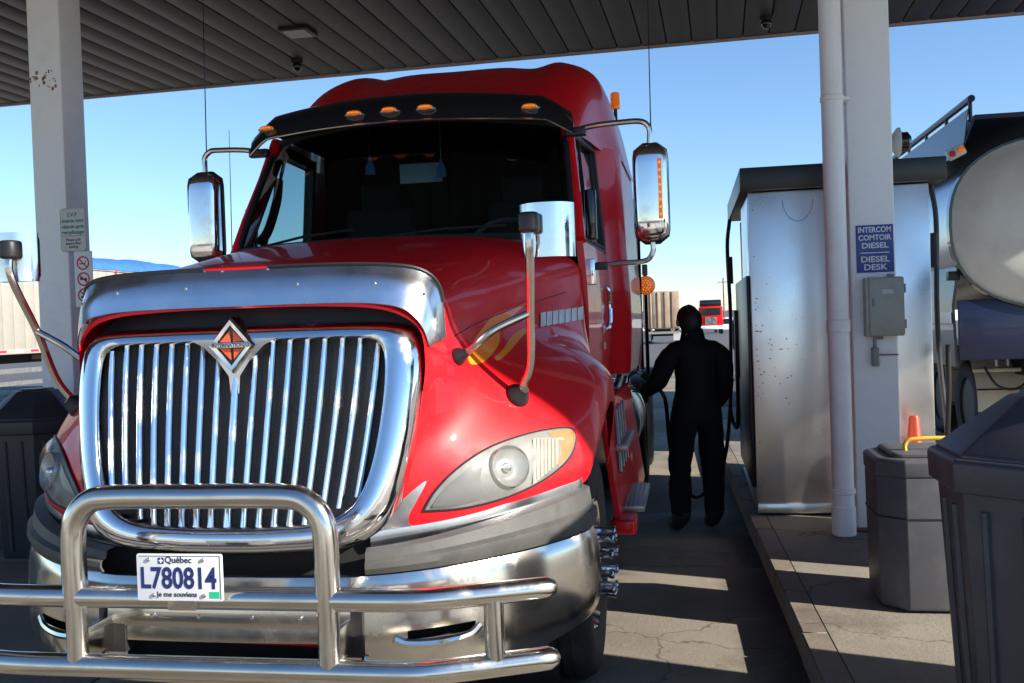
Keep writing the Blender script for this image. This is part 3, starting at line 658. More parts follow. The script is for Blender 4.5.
def gbar(xt, w_, name='grille_bar'):
    b = B(); rows = []
    zt = 1.640 if abs(xt) < .50 else 1.61; zb = .966 if abs(xt) < .36 else .975+.55*(abs(xt)-.36)
    for i in range(19):
        z = zt+(zb-zt)*i/18; k = (1.64-z)/.67
        x = xt*(1-.135*k**1.5); y_ = gy(x, z)
        prof = [(-w_/2, .062), (-w_/2, .012), (-w_*.33, .001), (0, -.004), (w_*.33, .001), (w_/2, .012), (w_/2, .062)]
        rows.append([(x+a, y_+c+.012, z) for a, c in prof])
    b.grid(rows); return T(name, b, M['chrome'], grille, ang=50)
for k in range(8):
    for s_ in (1, -1): gbar(s_*(.072+.0655*k), .025)
gbar(0, .030, 'centre_bar')
# emblem
def dia(rx, rz, y_, cz=1.618): return [(0, gy(0, cz)+y_, cz+rz), (rx, gy(0, cz)+y_, cz), (0, gy(0, cz)+y_, cz-rz), (-rx, gy(0, cz)+y_, cz)]
b = B(); b.grid([dia(.092, .104, .05), dia(.092, .104, -.026), dia(.082, .093, -.038), dia(.064, .074, -.036), dia(.061, .071, -.022)], closed=True)
emb = T('emblem', b, M['chrome'], grille, ang=20)
T('emblem_field', B().prism(dia(.0625, .0725, -.024), (0, .01, 0)), M['gloss_black'], emb, 20)
yy = gy(0, 1.618)-.027
for sx in (-1, 1):
    T('emblem_inlay', B().prism([(sx*.006, yy, 1.618+.053), (sx*.045, yy, 1.618+.0135), (sx*.006, yy, 1.618+.0135)], (0, .006, 0)), M['em_red'], emb, 20)
    T('emblem_inlay', B().prism([(sx*.006, yy, 1.618-.053), (sx*.045, yy, 1.618-.0135), (sx*.006, yy, 1.618-.0135)], (0, .006, 0)), M['em_red'], emb, 20)
T('emblem_band', B().box((0, yy-.004, 1.618), (.142, .012, .022), .004), M['chrome'], emb)
q = txt('INTERNATIONAL', .019, .0006, bold=.0004); q.v = [(x, y_+yy-.0108, z+1.618) for x, y_, z in q.v]; T('emblem_lettering', q, M['sign_black'], emb)
b = B(); b.prism([(x, gy(0, 1.6)-.012, z) for x, z in ((-.17, 1.640), (-.12, 1.616), (-.06, 1.558), (-.022, 1.505), (-.016, 1.44), (.016, 1.44), (.022, 1.505), (.06, 1.558), (.12, 1.616), (.17, 1.640))], (0, .06, 0)); T('emblem_mount', b, M['chrome'], grille, 25)
# dark intake strip between grille and hood lip, and filler behind the grille frame
it = [[(x, gy(x, z)+.10, z) for x, z in r] for r in ([(-.648, 1.50), (-.635, 1.58), (-.52, 1.655), (-.25, 1.67), (0, 1.672), (.25, 1.67), (.52, 1.655), (.635, 1.58), (.648, 1.50)], [(-.662, 1.52), (-.668, 1.655), (-.56, 1.735), (-.28, 1.758), (0, 1.763), (.28, 1.758), (.56, 1.735), (.668, 1.655), (.662, 1.52)])]
rows = [crs(it[0], 40), crs(it[1], 40)]
T('air_intake', B().slab(rows, (0, .02, 0)), M['black_plastic'], grille, 60)
# ---- chrome bug deflector
bt = [(0, 3.455, 1.760), (.30, 3.458, 1.760), (.53, 3.475, 1.752), (.64, 3.50, 1.725), (.692, 3.53, 1.66), (.708, 3.56, 1.59)]
tp = [(0, 3.515, 1.900), (.32, 3.52, 1.900), (.57, 3.55, 1.890), (.685, 3.60, 1.865), (.732, 3.655, 1.80), (.742, 3.68, 1.62)]
mid = [(a[0]*.5+b_[0]*.5+.004, a[1]*.5+b_[1]*.5-.010, a[2]*.5+b_[2]*.5+.004) for a, b_ in zip(bt, tp)]
def sym(P, n): a = crs([(-x, y_, z) for x, y_, z in P[:0:-1]]+P, n); return a
A_, Mi_, C_ = sym(bt, 61), sym(mid, 61), sym(tp, 61)
rows = list(map(list, zip(*[crs([a, m2, c], 9) for a, m2, c in zip(A_, Mi_, C_)])))
defl = T('bug_deflector', B().slab(rows, (0, .006, -.003)), M['deflector'], ang=60)
for a, c in ((3, 27), (33, 57)):
    T('rubber_edge', B().tube([p+Vector((0, 0, .004)) for p in C_[a:c]], .0075, 6), M['black_plastic'], defl)
rv = []
for k in (8, 15, 24, 37, 46, 53): rv.append((k, 4))
for k, j in rv+[(28, 8), (33, 8)]:
    c = Vector(rows[j][k]); T('rivet', B().ball(c+Vector((0, -.002, -.003 if j == 8 else .001)), .006, 8), M['steel'], defl)
# ---- bumper
pl = [(0, 3.315), (.25, 3.318), (.48, 3.335), (.69, 3.40), (.87, 3.515), (1.025, 3.665), (1.155, 3.84), (1.225, 3.99), (1.24, 4.10)]
def plan(n, off=0):
    a = crs([(x, y_, 0) for x, y_ in [(-x, y_) for x, y_ in pl[:0:-1]]+pl], n); return a
PN = plan(121)
def brow(z, o, f=None):
    out = []
    for i, p in enumerate(PN):
        t = (PN[min(i+1, 120)]-PN[max(i-1, 0)]).normalized(); n = Vector((t.y, -t.x, 0)); zz = z(p) if callable(z) else z
        out.append(Vector((p.x, p.y, zz))+n*o)
    return out
topz = lambda p: .790+.028*min(1, max(0, (abs(p.x)-.45)/.78))
botz = lambda p: .40+.07*max(0, abs(p.x)-.95)/.28
prof = [(0, -.05), (.0, -.008), (.05, .0), (.12, .006), (.3, .014), (.5, .018), (.58, .018), (.72, .016), (.85, .010), (.95, .0), (1, -.015), (1.0, -.06)]
rows = [brow((lambda p, t=t: topz(p)+(botz(p)-topz(p))*t), o) for t, o in prof]
# centre opening is cut as faces left out
b = B(); n = 121
vs = [p for r in rows for p in r]; fs = []
for i in range(len(rows)-1):
    for k in range(n-1):
        xm = (PN[k].x+PN[k+1].x)/2
        if i == 6 and abs(xm) < .40: continue
        if i == 5 and .64 < abs(xm) < .84: continue
        fs.append([i*n+k, i*n+k+1, (i+1)*n+k+1, (i+1)*n+k])
b.add(vs, fs); bumper = T('bumper', b, M['bumper'], ang=40)
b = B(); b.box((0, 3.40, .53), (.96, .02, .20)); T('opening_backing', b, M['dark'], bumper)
for s_ in (1, -1):
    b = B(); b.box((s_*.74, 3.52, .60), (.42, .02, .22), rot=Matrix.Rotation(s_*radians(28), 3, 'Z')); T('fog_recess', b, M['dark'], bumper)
    lip = crs([(s_*.60, 3.342, .575), (s_*.64, 3.356, .556), (s_*.74, 3.402, .548), (s_*.84, 3.472, .556), (s_*.875, 3.50, .585)], 30); T('recess_lip', B().tube(lip, .016, 8), M['bumper'], bumper)
    T('tow_hook', B().tube(crs([(s_*.50, 3.42, .46), (s_*.50, 3.33, .45), (s_*.50, 3.31, .48), (s_*.50, 3.34, .52), (s_*.50, 3.42, .52)], 20), .016, 8), M['steel'], bumper)
T('red_crossbar', B().tube([(-.41, 3.365, .560), (.41, 3.365, .545)], .013, 10), M['red'], bumper)
T('centre_step', B().slab([[(x, 3.300+.02*abs(x)+d_, z) for x in [-.46+.046*k for k in range(21)]] for z, d_ in ((.735, .012), (.70, -.012), (.66, -.018), (.615, -.006))], (0, .008, 0)), M['bumper'], bumper, 30)
for x in (-.28, -.1, .1, .28): T('step_bolt', B().ball((x, 3.284, .66), .008, 8), M['chrome'], bumper)
# grey top trim (left and right) and black gap under the grille
for s_ in (1, -1):
    half = [(p, i) for i, p in enumerate(PN) if p.x*s_ > .50]
    def rr(f, o): 
        out = []
        for p, i in half:
            t = (PN[min(i+1, 120)]-PN[max(i-1, 0)]).normalized(); n_ = Vector((t.y, -t.x, 0)); out.append(Vector((p.x, p.y, f(abs(p.x))))+n_*o)
        return out
    e = lambda x: min(1, max(0, (x-.50)/.73))
    rows = [rr(lambda x: .799+.028*e(x), .0), rr(lambda x: .82+.040*e(x), .012), rr(lambda x: .838+.058*e(x), .010), rr(lambda x: .846+.066*e(x), -.010), rr(lambda x: .874+.105*e(x)**1.3, -.020), rr(lambda x: .880+.112*e(x)**1.3, -.06)]
    T('bumper_top_trim', B().slab(rows, (0, .012, 0)), M['grey_plastic'], bumper, 30)
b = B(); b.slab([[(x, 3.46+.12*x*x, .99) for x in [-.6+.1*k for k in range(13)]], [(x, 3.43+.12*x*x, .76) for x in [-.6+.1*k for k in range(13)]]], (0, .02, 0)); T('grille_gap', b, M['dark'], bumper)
# ---- bull bar with number plate
bar = T('bull_bar', B().tube(crs([(-.455, 3.10, .745), (-.455, 3.10, .98), (-.44, 3.10, 1.05), (-.395, 3.10, 1.10), (-.33, 3.10, 1.118), (0, 3.10, 1.12), (.33, 3.10, 1.118), (.395, 3.10, 1.10), (.44, 3.10, 1.05), (.455, 3.10, .98), (.455, 3.10, .745)], 60), .042, 18), M['steel'])
for z, r in ((.778, .038), (.540, .040)):
    T('cross_tube', B().tube(crs([(-1.15, 3.30, z-.005), (-.80, 3.125, z), (-.70, 3.105, z), (-.4, 3.10, z), (.4, 3.10, z), (.70, 3.105, z), (.80, 3.125, z), (1.15, 3.30, z-.005)], 60), r, 18, rnd=True), M['steel'], bar)
for x, Y, r in ((-.455, 3.10, .036), (.455, 3.10, .036), (-.985, 3.215, .034), (.985, 3.215, .034)):
    T('upright', B().tube([(x, Y, .55), (x, Y, .755)], r, 16), M['steel'], bar)
for s_ in (1, -1):
    T('mounting_bracket', B().box((s_*.455, 3.25, .60), (.02, .32, .11), .004), M['steel'], bar)
PZ = .862
plate = T('number_plate', B().rbox((-.034, 3.044, PZ), (.305, .003, .156), .008, ax=1), M['plate'], bar)
T('plate_bracket', B().box((-.034, 3.060, .82), (.10, .028, .14), .003), M['steel'], bar)
def ptxt(nm, s_, sz, x, z, m_, sx=1, bold=0):
    q = txt(s_, sz, .0004, bold=bold, sx=sx); q.v = [(a+x-.034, y_+3.0418, c+z+PZ) for a, y_, c in q.v]; T(nm, q, M[m_], plate)
ptxt('registration', 'L780814', .098, -.006, -.006, 'plate_blue', .80, .0024)
ptxt('province_name', 'Québec', .030, -.003, .057, 'sign_black', 1.0, .0004)
ptxt('plate_motto', 'Je me souviens', .024, -.012, -.057, 'sign_black', 1.0, .0004)
T('flag', B().box((-.034-.065, 3.0418, PZ+.055), (.020, .0012, .020)), M['plate_blue'], plate)
T('flag_cross', B().box((-.034-.065, 3.0410, PZ+.055), (.014, .0012, .004)).box((-.034-.065, 3.0409, PZ+.055), (.004, .0012, .014)), M['plate'], plate)
T('year_sticker', B().box((-.034+.122, 3.0418, PZ-.057), (.034, .0012, .021)), M['plate_green'], plate)
ptxt('sticker_number', '6', .018, .122, -.057, 'plate', 1, .0006)
bd = B()
for a, c, d, e in ((0, .0705, .288, .0016), (.144, 0, .0016, .142)): bd.box((-.034+a, 3.0418, PZ+c), (d, .001, e))
T('plate_border', bd, M['sign_black'], plate)
for a, c in ((-.11, .058), (.085, .058), (-.095, -.06), (.085, -.06)): T('screw', B().lathe([(.008, 0), (.006, -.004), (.0, -.005)], (-.034+a, 3.042, PZ+c), 'y', 8), M['steel'], plate)
# ---- cab
RS = {5.86: [(0, 2.99), (.35, 2.985), (.62, 2.97), (.78, 2.955), (.90, 2.92), (.955, 2.885)],
 6.15: [(0, 3.07), (.35, 3.065), (.62, 3.05), (.80, 3.03), (.94, 2.97), (.985, 2.885)],
 6.6: [(0, 3.27), (.35, 3.27), (.62, 3.25), (.80, 3.25), (.97, 3.14), (1.03, 2.885)],
 7.05: [(0, 3.47), (.35, 3.47), (.60, 3.45), (.79, 3.47), (1.0, 3.34), (1.08, 2.885)],
 7.5: [(0, 3.60), (.35, 3.60), (.58, 3.575), (.78, 3.605), (1.03, 3.46), (1.185, 2.885)],
 8.0: [(0, 3.665), (.35, 3.665), (.58, 3.64), (.78, 3.66), (1.04, 3.48), (1.195, 2.885)],
 8.85: [(0, 3.67), (.35, 3.67), (.58, 3.65), (.78, 3.66), (1.04, 3.48), (1.20, 2.885)]}
cols = []
for k in range(6): cols.append([(RS[Y][k][0], Y+max(0, 6.7-Y)/.84*.36*(RS[Y][k][0])**2, RS[Y][k][1]) for Y in sorted(RS)])
rf = surf([[(-x, y_, z) for x, y_, z in c] for c in cols[:0:-1]]+cols, 40, 70)
roof = T('roof', B().slab(rf, (0, .01, -.03)), M['red'], ang=50)
def side(Y, z):
    # half width of cab and sleeper flank
    if Y < 6.97: x = 1.065+.03*(Y-5.66)/1.31
    else: t = min(1, (Y-6.97)/.38); t = t*t*(3-2*t); x = 1.09+.12*t+.004*(Y-6.97)
    k = (z-1.25)/.9
    if z <= 2.13: return x+.022*sin(pi*max(0, min(1, k)))
    return x-(x-{0: 1}.get(9, x-.07 if Y < 6.97 else x-.03+.0*Y))*((z-2.13)/.755)**1.4
for s_ in (1, -1):
    rows = [[(s_*side(Y, z), Y, z) for Y in [5.68+1.27*i/12 for i in range(13)]] for z in [1.26+.86*j/14 for j in range(15)]]
    door = T('door', B().slab(rows, (-s_*.04, 0, 0)), M['red'], ang=40)
    hd = T('door_handle', B().tube(crs([(s_*1.105, 6.66, 1.60), (s_*1.128, 6.67, 1.63), (s_*1.130, 6.70, 1.76), (s_*1.126, 6.67, 1.86), (s_*1.10, 6.66, 1.89)], 20), .016, 10), M['chrome'], door)
    # window frame
    out = [(1.060, 5.70, 2.125), (.965, 6.17, 2.875), (1.035, 6.95, 2.885), (1.095, 6.95, 2.125)]
    inn = [(1.052, 5.80, 2.155), (.975, 6.215, 2.81), (1.036, 6.88, 2.82), (1.086, 6.88, 2.155)]
    ring = B()
    o3 = [(s_*x, y_, z) for x, y_, z in out]; i3 = [(s_*x, y_, z) for x, y_, z in inn]; d = Vector((-s_*.05, 0, 0))
    vs = o3+i3+[Vector(p)+d for p in o3]+[Vector(p)+d for p in i3]; fs = []
    for k in range(4):
        j = (k+1) % 4; fs += [[k, j, 4+j, 4+k], [8+k, 12+k, 12+j, 8+j], [k, 8+k, 8+j, j], [4+k, 4+j, 12+j, 12+k]]
    ring.add(vs, fs); T('window_frame', ring, M['black_plastic'], door, 30)
    gs = [Vector(p)+Vector((-s_*.02, 0, 0)) for p in i3]; T('side_window', B().add(gs, [[0, 1, 2, 3]]), M['sideglass'], door)
    T('window_gasket', B().tube([Vector(p)+Vector((s_*.002, 0, 0)) for p in i3+i3[:1]], .012, 6, cap=False), M['black_plastic'], door)
    T('window_divider', B().tube([(s_*1.062, 6.12, 2.15), (s_*.985, 6.36, 2.815)], .012, 6), M['black_plastic'], door)
    T('look_down_mirror', B().rbox((s_*1.085, 6.02, 2.30), (.07, .07, .30), .025), M['gloss_black'], door)
    # A pillar
    T('windscreen_pillar', B().tube([(s_*1.035, 5.69, 2.12), (s_*1.01, 5.83, 2.36), (s_*.975, 6.0, 2.62), (s_*.94, 6.15, 2.885)], [.05, .045, .043, .045], 10), M['red'])
    rows = [[(s_*side(Y, z), Y, z) for Y in [6.965+1.885*i/16 for i in range(17)]] for z in [1.28+1.605*j/20 for j in range(21)]]
    T('sleeper_side', B().slab(rows, (-s_*.03, 0, 0)), M['red'], ang=40)
    rows = [[(s_*(1.02+.0*Y), Y, z) for Y in (8.86, 9.25)] for z in (1.0, 1.8, 2.6, 3.3)]
    rows = [[(s_*1.20, 8.86, z), (s_*1.205, 9.3, z)] for z in (1.2, 1.7, 2.2, 2.72)]
    T('side_extender', B().slab(rows, (-s_*.02, 0, 0)), M['red'], ang=40)
    T('extender_edge', B().tube([(s_*1.212, 9.31, 1.2), (s_*1.212, 9.31, 2.72)], .014, 6), M['black_plastic'])
    # lower cab panel, steps, fairing, tank
    rows = [[(s_*(1.10+.02*sin(Y)), Y, z) for Y in (5.36, 5.8, 6.4, 6.95)] for z in (1.25, 1.08)]
    T('sill_panel', B().slab(rows, (-s_*.03, 0, 0)), M['grey_plastic'])
    rows = [[(s_*(1.17+.045*j+.03*min(1, (Y-5.42)/1.2)), Y, z) for Y in [5.42+.2*i for i in range(11)]] for j, z in enumerate((1.20, .85, .50))]
    sk = T('chassis_fairing', B().slab(rows, (-s_*.03, 0, 0)), M['red'], ang=30)
    for k in range(4): T('fairing_louver', B().tube([(s_*1.24, 5.66+k*.20, .80), (s_*1.205, 5.86+k*.20, 1.14)], .012, 6), M['tread'], sk)
    for z, yb in ((.60, 5.62), (.93, 5.70)):
        st = T('step', B().box((s_*(1.305 if z < .8 else 1.245), yb+.40, z), (.13 if z < .8 else .07, .80, .035), .006), M['tread'], sk)
        for k in range(4): T('tread_rib', B().box((s_*((1.265 if z < .8 else 1.222)+k*(.026 if z < .8 else .014)), yb+.40, z+.020), (.008, .78, .008)), M['tread'], st)
    T('step_guard', B().rbox((s_*1.265, 5.50, .545), (.14, .26, .08), .038), M['red'], sk)
    tk = T('fuel_tank', B().lathe([(.01, 7.46), (.18, 7.47), (.27, 7.50), (.30, 7.55), (.30, 8.75), (.27, 8.80), (.2, 8.83), (.01, 8.84)], (s_*.95, 0, .86), 'y', 40), M['tank'])
    for Y in (7.80, 8.5): T('tank_strap', B().lathe([(.301, Y-.03), (.309, Y-.028), (.309, Y+.028), (.301, Y+.03)], (s_*.95, 0, .86), 'y', 40, cap=False), M['tread'], tk)
    T('filler_neck', B().cyl((s_*1.06, 8.15, 1.12), (s_*1.10, 8.15, 1.22), .045, n=16), M['tank'], tk)
    T('frame_rail', B().box((s_*.43, 7.4, .86), (.08, 6.4, .26), .006), M['dark'])
# door lettering and sky-blue number on driver's door
q = txt('TABLE', .062, .0006, bold=.001); R = Matrix.Rotation(radians(90), 4, 'Z'); q.xf(Matrix.Translation((1.108, 6.42, 1.60)) @ R); T('door_lettering', q, M['white_decal'])
q = txt('BEER', .062, .0006, bold=.001); q.xf(Matrix.Translation((1.112, 6.42, 1.50)) @ R); T('door_lettering', q, M['white_decal'])
# sleeper back, floor, interior
T('sleeper_back', B().box((0, 8.83, 2.08), (2.34, .03, 1.62), .004).box((0, 8.83, 3.17), (1.96, .028, .56), .004), M['red'])
T('cab_floor', B().box((0, 7.05, 1.27), (2.06, 3.3, .04)), M['interior'])
T('firewall', B().box((0, 5.62, 1.70), (1.90, .04, .86)), M['interior'])
T('bunk_curtain', B().slab([[(x, 7.25+.03*sin(x*40), z) for x in [-1.05+.05*k for k in range(43)]] for z in (1.3, 2.2, 3.0)], (0, .01, 0)), M['interior'])
T('headliner', B().slab([[(-.9, 5.95, 2.90), (0, 5.85, 2.93), (.9, 5.95, 2.90)], [(-1.0, 7.25, 2.95), (0, 7.25, 2.98), (1.0, 7.25, 2.95)]], (0, 0, .02)), M['interior'])
T('dashboard', B().slab([[(x, 5.30+.50*x*x, 2.12) for x in [-.96+.12*k for k in range(17)]], [(x, 5.75+.2*x*x, 2.17) for x in [-.96+.12*k for k in range(17)]], [(x, 6.02, 2.10) for x in [-.96+.12*k for k in range(17)]], [(x, 6.05, 1.75) for x in [-.96+.12*k for k in range(17)]]], (0, 0, -.05)), M['interior_grey'])
for s_ in (1, -1):
    st = T('seat', B().rbox((s_*.52, 6.72, 1.78), (.52, .50, .16), .05), M['interior'])
    T('seat_back', B().rbox((s_*.52, 6.98, 2.16), (.50, .14, .72), .06), M['interior'], st); T('headrest', B().rbox((s_*.52, 6.98, 2.60), (.28, .10, .18), .04), M['interior'], st)
    T('seat_base', B().box((s_*.52, 6.75, 1.49), (.40, .42, .42), .02), M['interior'], st)
    T('grab_handle', B().tube(crs([(s_*1.0, 5.93, 2.22), (s_*.955, 5.97, 2.30), (s_*.93, 6.07, 2.50), (s_*.945, 6.15, 2.64)], 16), .030, 8), M['interior'])
sw = B(); sw.tube([(.52+.23*cos(a*pi/16), 6.22+.10*sin(a*pi/16), 2.13+.20*sin(a*pi/16)) for a in range(33)], .017, 8, cap=False); sw.tube([(.30, 6.22, 2.13), (.74, 6.22, 2.13)], .02, 8); T('steering_wheel', sw, M['interior_grey'])
for px, py in ((370, 166), (441, 168)):
    p = loc(px, py, 5.98); c = p; b = B()
    b.prism([(c.x-.030, c.y, c.z-.055), (c.x+.030, c.y, c.z-.055), (c.x+.030, c.y, c.z-.01), (c.x+.012, c.y, c.z+.03), (c.x, c.y, c.z+.075), (c.x-.012, c.y, c.z+.03), (c.x-.030, c.y, c.z-.01)], (0, .004, 0))
    M['fresh'] = M.get('fresh') or mat('air_freshener', (.10, .22, .50), .4, emit=None)
    af = T('air_freshener', b, M['fresh']); T('hanging_string', B().tube([(c.x, c.y+.002, c.z+.07), (c.x, c.y+.002, 2.92)], .002, 4), M['sign_white'], af)
p = loc(421, 173, 6.05); T('visor_paper', B().box(p, (.27, .006, .12)), M['sign_pale'])
# windscreen
def ws(t, v):
    b0 = Vector((1.02*t, 5.165+.51*t*t, 2.135+.01*t*t)); t0 = Vector((.935*t, 5.76+.37*t*t, 2.885-.02*t*t)); q = b0.lerp(t0, v); q.y -= .03*sin(pi*v); return q
rows = [[ws(-1+2*i/32, j/10) for i in range(33)] for j in range(11)]
wsc = T('windscreen', B().grid(rows), M['glass'], ang=60)
edge = [ws(-1+2*i/32, 0) for i in range(33)]+[ws(1, j/10) for j in range(1, 11)]+[ws(1-2*i/32, 1) for i in range(1, 33)]+[ws(-1, 1-j/10) for j in range(1, 11)]
T('windscreen_gasket', B().tube(edge, .022, 6, cap=False), M['black_plastic'], wsc)
T('cowl', B().slab([[ws(-1+i/12, 0)+Vector((0, -.05, -.022)) for i in range(25)], [ws(-1+i/12, 0)+Vector((0, .02, -.012)) for i in range(25)]], (0, 0, -.05)), M['black_plastic'])
for s_, a in ((-.75, 1), (.05, 1)):
    p0 = ws(s_, .0)+Vector((0, -.03, .01)); p1 = ws(s_+.62, .07)+Vector((0, -.02, .012)); wp = T('wiper_arm', B().tube([p0, p0.lerp(p1, .5)+Vector((0, -.012, .012)), p1], .008, 6), M['black_plastic'])
# visor
def vs_(t, e):
    ty = t*t; q = [Vector((1.015*t, 5.56+.32*ty, 2.850-.005*ty)), Vector((1.01*t, 5.60+.31*ty, 2.945-.01*ty)), Vector((.985*t, 5.72+.27*ty, 3.035-.035*ty)), Vector((.965*t, 5.88+.20*ty, 3.045-.05*ty))]
    return q[e]
tt = [-1+2*i/40 for i in range(41)]
ends = lambda q, t: q+Vector((0, 0, -.10*max(0, abs(t)-.86)/.14*.75))
rows = [[ends(vs_(t, e), t) for t in tt] for e in range(4)]
rows = list(map(list, zip(*[crs([r[i] for r in rows], 8) for i in range(41)])))
visor = T('sun_visor', B().slab(rows, (0, .015, -.008)), M['gloss_black'], ang=50)
T('visor_trim', B().tube([ends(vs_(t, 0), t)+Vector((0, -.001, -.004)) for t in tt], .006, 6), M['steel'], visor)
VB = BVHTree.FromPolygons([Vector(p) for r in rows for p in r], [[i*41+k, i*41+k+1, (i+1)*41+k+1, (i+1)*41+k] for i in range(len(rows)-1) for k in range(40)])
for px, py in ((268, 130), (355, 115), (390, 111.5), (426, 109), (530, 108)):
    h = VB.ray_cast(O, ray(px, py).normalized()); c = h[0] or loc(px, py, 5.75)
    b = B().ball((c.x, c.y-.004, c.z), (.062, .03, .018), 20); mk = T('marker_lamp', b, M['deflector'], visor)
    b = B().ball((c.x, c.y-.022, c.z+.006), (.046, .026, .016), 18); T('amber_lens', b, M['amber'], mk)
    for k in range(4): T('led', B().ball((c.x-.024+.016*k, c.y-.047+.003*abs(k-1.5), c.z+.006), .005, 6), M['amber_led'], mk)
# ---- door mirrors, hood mirrors, antennas
for s_ in (1, -1):
    x = 1.45 if s_ > 0 else 1.375
    mh = B(); secs = []
    for k in range(15):
        z = -.29+.58*k/14; e = sqrt(max(.02, 1-abs(z/.295)**11)); sec = []
        for a in range(24):
            th = 2*pi*a/24; cx, cy = cos(th), sin(th); ex = .104*e*abs(cx)**.38*(1 if cx > 0 else -1); ey = .075*e*abs(cy)**.75*(1 if cy > 0 else -1)
            sec.append((s_*x+ex, 5.98+(ey if ey < 0 else ey*.55)-.008*(1-(z/.29)**2), 2.405+z))
        secs.append(sec)
    loft(mh, secs); head = T('door_mirror', mh, M['chrome'], ang=50)
    bk = B(); secs = []
    for k in range(15):
        z = -.30+.60*k/14; e = sqrt(max(.02, 1-abs(z/.305)**12)); sec = []
        for a in range(24):
            th = 2*pi*a/24; cx, cy = cos(th), sin(th); sec.append((s_*x+.107*e*abs(cx)**.38*(1 if cx > 0 else -1), 6.015+.045*e*abs(cy)**.7*(1 if cy > 0 else -1), 2.405+z))
        secs.append(sec)
    loft(bk, secs); T('mirror_housing', bk, M['black_plastic'], head, 50)
    T('mirror_glass', B().rbox((s_*x, 6.062, 2.405), (.17, .004, .5), .04, ax=1), M['chrome'], head)
    T('mirror_arm', B().tube(crs([(s_*.98, 6.02, 2.80), (s_*1.10, 6.0, 2.825), (s_*1.30, 5.99, 2.835), (s_*(x-.04), 5.99, 2.83), (s_*x, 5.99, 2.79), (s_*x, 5.99, 2.70)], 30), .017, 10), M['steel'], head)
    T('mirror_arm', B().tube(crs([(s_*x, 5.99, 2.12), (s_*x, 5.99, 2.06), (s_*(x-.04), 5.99, 2.01), (s_*1.25, 5.99, 2.0), (s_*1.06, 6.0, 1.985)], 30), .016, 10), M['steel'], head)
    T('arm_mount', B().rbox((s_*1.01, 6.01, 2.80), (.13, .06, .05), .018), M['black_plastic'], head)
    T('arm_mount', B().rbox((s_*1.13, 5.99, 1.988), (.10, .05, .045), .016), M['black_plastic'], head)
    T('mirror_bracket', B().rbox((s_*1.09, 5.90, 1.95), (.05, .10, .15), .012), M['chrome'], head)
    an = T('antenna', B().tube([(s_*x+.01, 5.99, 2.69), (s_*x+.01, 6.0, 2.84), (s_*x+.02, 6.02, 3.98)], [.007, .004, .002], 6), M['gloss_black'])
    if s_ > 0:
        T('turn_lamp', B().rbox((x+.055, 5.905, 2.42), (.024, .016, .35), .006), M['amber'], head)
        for k in range(8): T('led', B().ball((x+.055, 5.896, 2.27+.043*k), .008, 8), M['amber_led'], head)
T('whip_antenna', B().tube([(-1.60, 6.8, 1.30), (-1.60, 6.8, 2.2), (-1.585, 6.8, 3.13)], [.008, .004, .002], 6).tube([(-1.60, 6.8, 1.33), (-1.05, 6.8, 1.33)], .012, 6), M['conduit'])
for s_ in (1, -1):
    f1, n1 = onhood(457, 357); f2, n2 = onhood(517, 396)
    f1 = Vector((s_*f1.x, f1.y, f1.z)); f2 = Vector((s_*f2.x, f2.y, f2.z)); n1 = Vector((s_*n1.x, n1.y, n1.z)); n2 = Vector((s_*n2.x, n2.y, n2.z))
    top = Vector((s_*1.075, 3.665, 2.035)); jt = Vector((s_*1.05, 3.79, 1.70))
    hc = Vector((s_*1.13, 3.765, 2.01))
    rows = [[(hc.x+s_*(-.103+.206*i/12), hc.y-.055+.06*(abs(i-6)/6)**3, hc.z-.102+.204*j/8) for i in range(13)] for j in range(9)]
    hm = T('hood_mirror', B().slab(rows, (0, .02, 0)), M['chrome'], ang=40)
    T('mirror_back', B().rbox((hc.x, hc.y+.024, hc.z), (.200, .045, .200), .03, ax=1), M['black_plastic'], hm)
    T('mirror_glass', B().rbox((hc.x, hc.y+.046, hc.z), (.18, .006, .18), .03, ax=1), M['chrome'], hm)
    T('arm', B().tube(crs([f2+n2*.01, f2+n2*.10+Vector((0, 0, .06)), jt, top+Vector((0, .004, -.10)), top+Vector((0, .01, .0))], 30), .0165, 10), M['steel'], hm)
    T('brace', B().tube(crs([f1+n1*.01, f1+n1*.05+Vector((s_*.02, 0, .015)), (f1+jt)/2+Vector((s_*.01, -.03, .02)), jt], 20), .015, 10), M['steel'], hm)
    T('pivot_knob', B().rbox(top+Vector((0, .015, .0)), (.075, .09, .075), .034), M['black_plastic'], hm)
    for f_, n_, r in ((f1, n1, .036), (f2, n2, .052)):
        R = n_.to_track_quat('Z', 'Y').to_matrix(); b = B(); b.lathe([(r, -.006), (r*1.02, .006), (r*.85, .022), (r*.55, .040), (r*.42, .055)], ax='z', n=20); b.v = [tuple(R @ Vector(p)+f_) for p in b.v]; T('rubber_foot', b, M['black_plastic'], hm)
